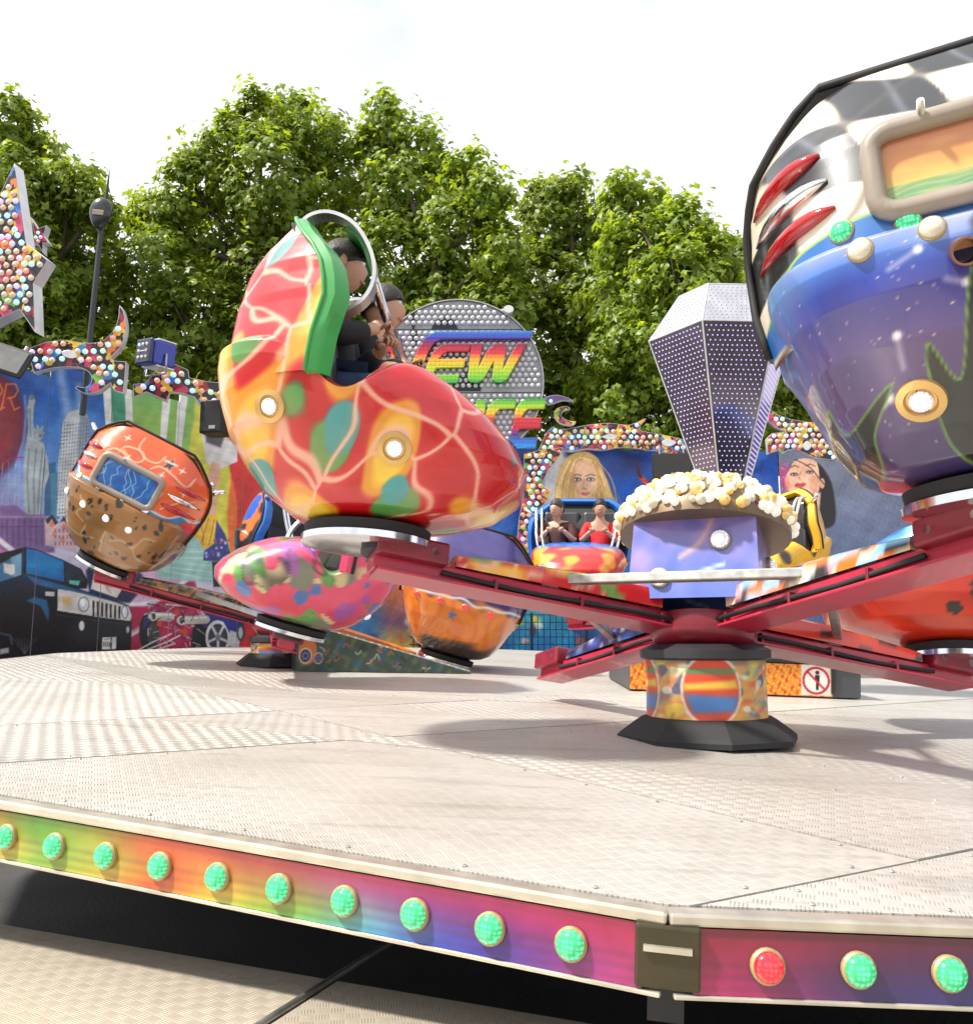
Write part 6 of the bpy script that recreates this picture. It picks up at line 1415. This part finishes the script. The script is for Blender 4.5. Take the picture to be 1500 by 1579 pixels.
# ================================================================== riders
def skin_mesh(V, E, R):
    me = bpy.data.meshes.new('tmp'); me.from_pydata(V, E, []); o = put(bpy.data.objects.new('tmp', me))
    sk = o.modifiers.new('s', 'SKIN'); sk.branch_smoothing = .6; sb = o.modifiers.new('d', 'SUBSURF'); sb.levels = 2; sb.render_levels = 2
    for i, r in enumerate(R): me.skin_vertices[0].data[i].radius = (r, r) if not isinstance(r, tuple) else r
    me.skin_vertices[0].data[0].use_root = True
    dg = bpy.context.evaluated_depsgraph_get(); dg.update(); e = o.evaluated_get(dg).to_mesh()
    out = ([tuple(v.co) for v in e.vertices], [tuple(p.vertices) for p in e.polygons])
    bpy.data.objects.remove(o); bpy.data.meshes.remove(me); return out
def rider(label, M, shirt, trousers, skin, hair, turn=0.0, lean=(0, 0, 0), sleeves=False):
    root = thing('person', label, 'person', M); le = Vector(lean)
    sk_m = mat('skin_%d' % len(bpy.data.objects), skin, .5, var=.08, vscale=20)
    pel, chest, neck = Vector((0, 0, .50)), Vector((0, -.02, .82)) + le * .6, Vector((0, .0, .95)) + le
    hd = Vector((0, .02, 1.085)) + le
    b = MB()
    V = [pel, pel.lerp(chest, .5), chest, neck, hd]; E = [(0, 1), (1, 2), (2, 3), (3, 4)]; R = [.13, .115, .125, .052, .05]
    hands = []
    for s_ in (-1, 1):
        sh, el, wr = chest + Vector((s_ * .16, 0, .065)), chest + Vector((s_ * .215, .08, -.15)), chest + Vector((s_ * .12, .20, -.07)); k = len(V)
        V += [sh, el, wr, wr + (wr - el).normalized() * .05]; E += [(2, k), (k, k + 1), (k + 1, k + 2), (k + 2, k + 3)]; R += [.062, .042, .028, (.036, .018)]; hands.append((wr + (wr - el).normalized() * .06, (wr - el).normalized(), s_))
        hp, kn, an, toe = pel + Vector((s_ * .09, .02, -.02)), pel + Vector((s_ * .09, .34, .02)), pel + Vector((s_ * .06, .28, -.24)), pel + Vector((s_ * .06, .38, -.25)); k = len(V)
        V += [hp, kn, an, toe]; E += [(0, k), (k, k + 1), (k + 1, k + 2), (k + 2, k + 3)]; R += [.085, .06, .04, .04]
    vv, ff = skin_mesh([tuple(v) for v in V], E, R); b.add(vv, ff)
    rz = Matrix.Rotation(turn, 3, 'Z'); rings = []
    for t in np.linspace(0, math.pi, 16):                     # head with jaw, brow and chin
        z = -math.cos(t); r = math.sin(t); w = .076 * (1 - .16 * max(0, -z) ** 1.5); dp = .098
        ring = []
        for a in np.linspace(0, 2 * math.pi, 20, False):
            x, y = w * r * math.cos(a), dp * r * math.sin(a)
            if math.sin(a) > .9 and -.45 < z < .12: y += .020 * (1 - abs(z + .18) / .3)   # nose
            if z < -.5 and math.sin(a) > .3: y += .008
            ring.append(hd + rz @ Vector((x, y - .004, z * .122)))
        rings.append(ring)
    b.rings(rings)
    for s_ in (-1, 1): b.lathe([(.004, -.006), (.022, -.004), (.024, .004), (.010, .007)], Matrix.LocRotScale(hd + rz @ Vector((s_ * .078, -.006, -.01)), rz @ Matrix.Rotation(math.pi / 2, 3, 'Y'), (1.3, .8, 1)), 10)
    for c, d, s_ in hands:                                    # palm already skinned; five bent fingers
        sd_ = d.cross(Vector((0, 0, 1))).normalized()
        for i in range(4):
            o0 = c + sd_ * (i - 1.5) * .017; l = (.065, .075, .070, .055)[i]; b.tube([o0, o0 + d * l * .5 + Vector((0, 0, .006)), o0 + d * l * .72 + Vector((0, 0, -.020)), o0 + d * l * .5 + Vector((0, 0, -.040))], [.0095, .009, .0085, .007], 6)
        t0 = c - d * .04 - sd_ * s_ * .028; b.tube([t0, t0 - sd_ * s_ * .022 + d * .03, t0 - sd_ * s_ * .012 + d * .055 + Vector((0, 0, -.012))], [.011, .010, .008], 6)
    b.build('body', sk_m, root, True)
    def cloth(nm, ids, m, grow):
        mp = {j: i for i, j in enumerate(ids)}; vs2 = [tuple(V[j]) for j in ids]; es = [(mp[a], mp[c_]) for a, c_ in E if a in mp and c_ in mp]
        rs = [tuple(x + grow for x in R[j]) if isinstance(R[j], tuple) else R[j] + grow for j in ids]; v2, f2 = skin_mesh(vs2, es, rs); MB().add(v2, f2).build(nm, m, root, True)
    cloth('shirt', [0, 1, 2, 5, 6, 7, 13, 14, 15] if sleeves else [0, 1, 2, 5, 6, 13, 14], shirt, .018); cloth('trousers', [0, 9, 10, 11, 17, 18, 19], trousers, .014)
    R_ = []
    for t in np.linspace(0, 1.75, 9):
        R_.append([hd + rz @ Vector((.084 * math.sin(t) * math.cos(a), .105 * math.sin(t) * math.sin(a) - .012, .130 * math.cos(t) + (.050 if math.sin(a) > 0 else -.02) * (t / 1.75) ** 2 * (math.sin(a) if math.sin(a) > 0 else -math.sin(a)))) for a in np.linspace(0, 2 * math.pi, 20, False)])
    MB().rings(R_[::-1]).build('hair', mat('hair_%d' % len(bpy.data.objects), hair, .55, var=.3, vscale=40, bump=.4, bscale=90), root, True)
    ew = mat('eye_white', (.75, .73, .70), .2); ed = mat('eye_dark', (.02, .015, .012), .15); lp = mat('lips', (.42, .17, .14), .4)
    for s_ in (-1, 1):
        c = hd + rz @ Vector((s_ * .030, .082, .012)); MB().lathe([(.001, -.012), (.010, -.006), (.0125, 0), (.010, .006), (.001, .012)], Matrix.Translation(c), 10).build('eye', ew, root, True)
        MB().lathe([(.001, -.005), (.0055, 0), (.001, .005)], Matrix.Translation(c + rz @ Vector((0, .011, 0))), 8).build('pupil', ed, root, True)
        MB().tube([hd + rz @ Vector((s_ * .014, .093, .032)), hd + rz @ Vector((s_ * .032, .090, .037)), hd + rz @ Vector((s_ * .048, .076, .030))], .0045, 5).build('eyebrow', mat('brow', (.03, .02, .015), .6), root, True)
    MB().tube([hd + rz @ Vector((-.026, .080, -.066)), hd + rz @ Vector((0, .094, -.064)), hd + rz @ Vector((.026, .080, -.066))], [.004, .008, .004], 6).build('mouth', lp, root, True)
    return root
sh_black = mat('black_cotton', (.012, .012, .014), .8, var=.2); sh_red = mat('red_cotton', rgb(206, 30, 34), .7, var=.15, vscale=14); jeans = mat('blue_denim', rgb(44, 62, 92), .8, var=.3, vscale=20, bump=.2); dk = mat('dark_trousers', (.02, .02, .024), .8); maroon = mat('maroon_cotton', rgb(70, 34, 32), .75, var=.2)
T = Matrix.Translation
rider('rider in black top and jeans, nearer seat of the red gondola', G_red @ T((.25, -.05, .0)), sh_black, jeans, (.50, .27, .17), (.02, .014, .01), .25, (0, -.02, .02), True)
rider('rider in black top, farther seat of the red gondola', G_red @ T((-.22, -.01, .03)), sh_black, jeans, (.52, .29, .19), (.03, .02, .012), -.1, (0, .05, .03), True)
rider('man in bright red shirt in the blue-framed gondola', G_men @ T((-.25, .06, .0)), sh_red, dk, (.50, .27, .18), (.012, .01, .008), .1, (0, .05, 0))
rider('man with cropped hair in dark red top in the blue-framed gondola', G_men @ T((.24, .06, .02)), maroon, dk, (.56, .32, .22), (.05, .035, .025), -.45, (.04, .08, -.03))
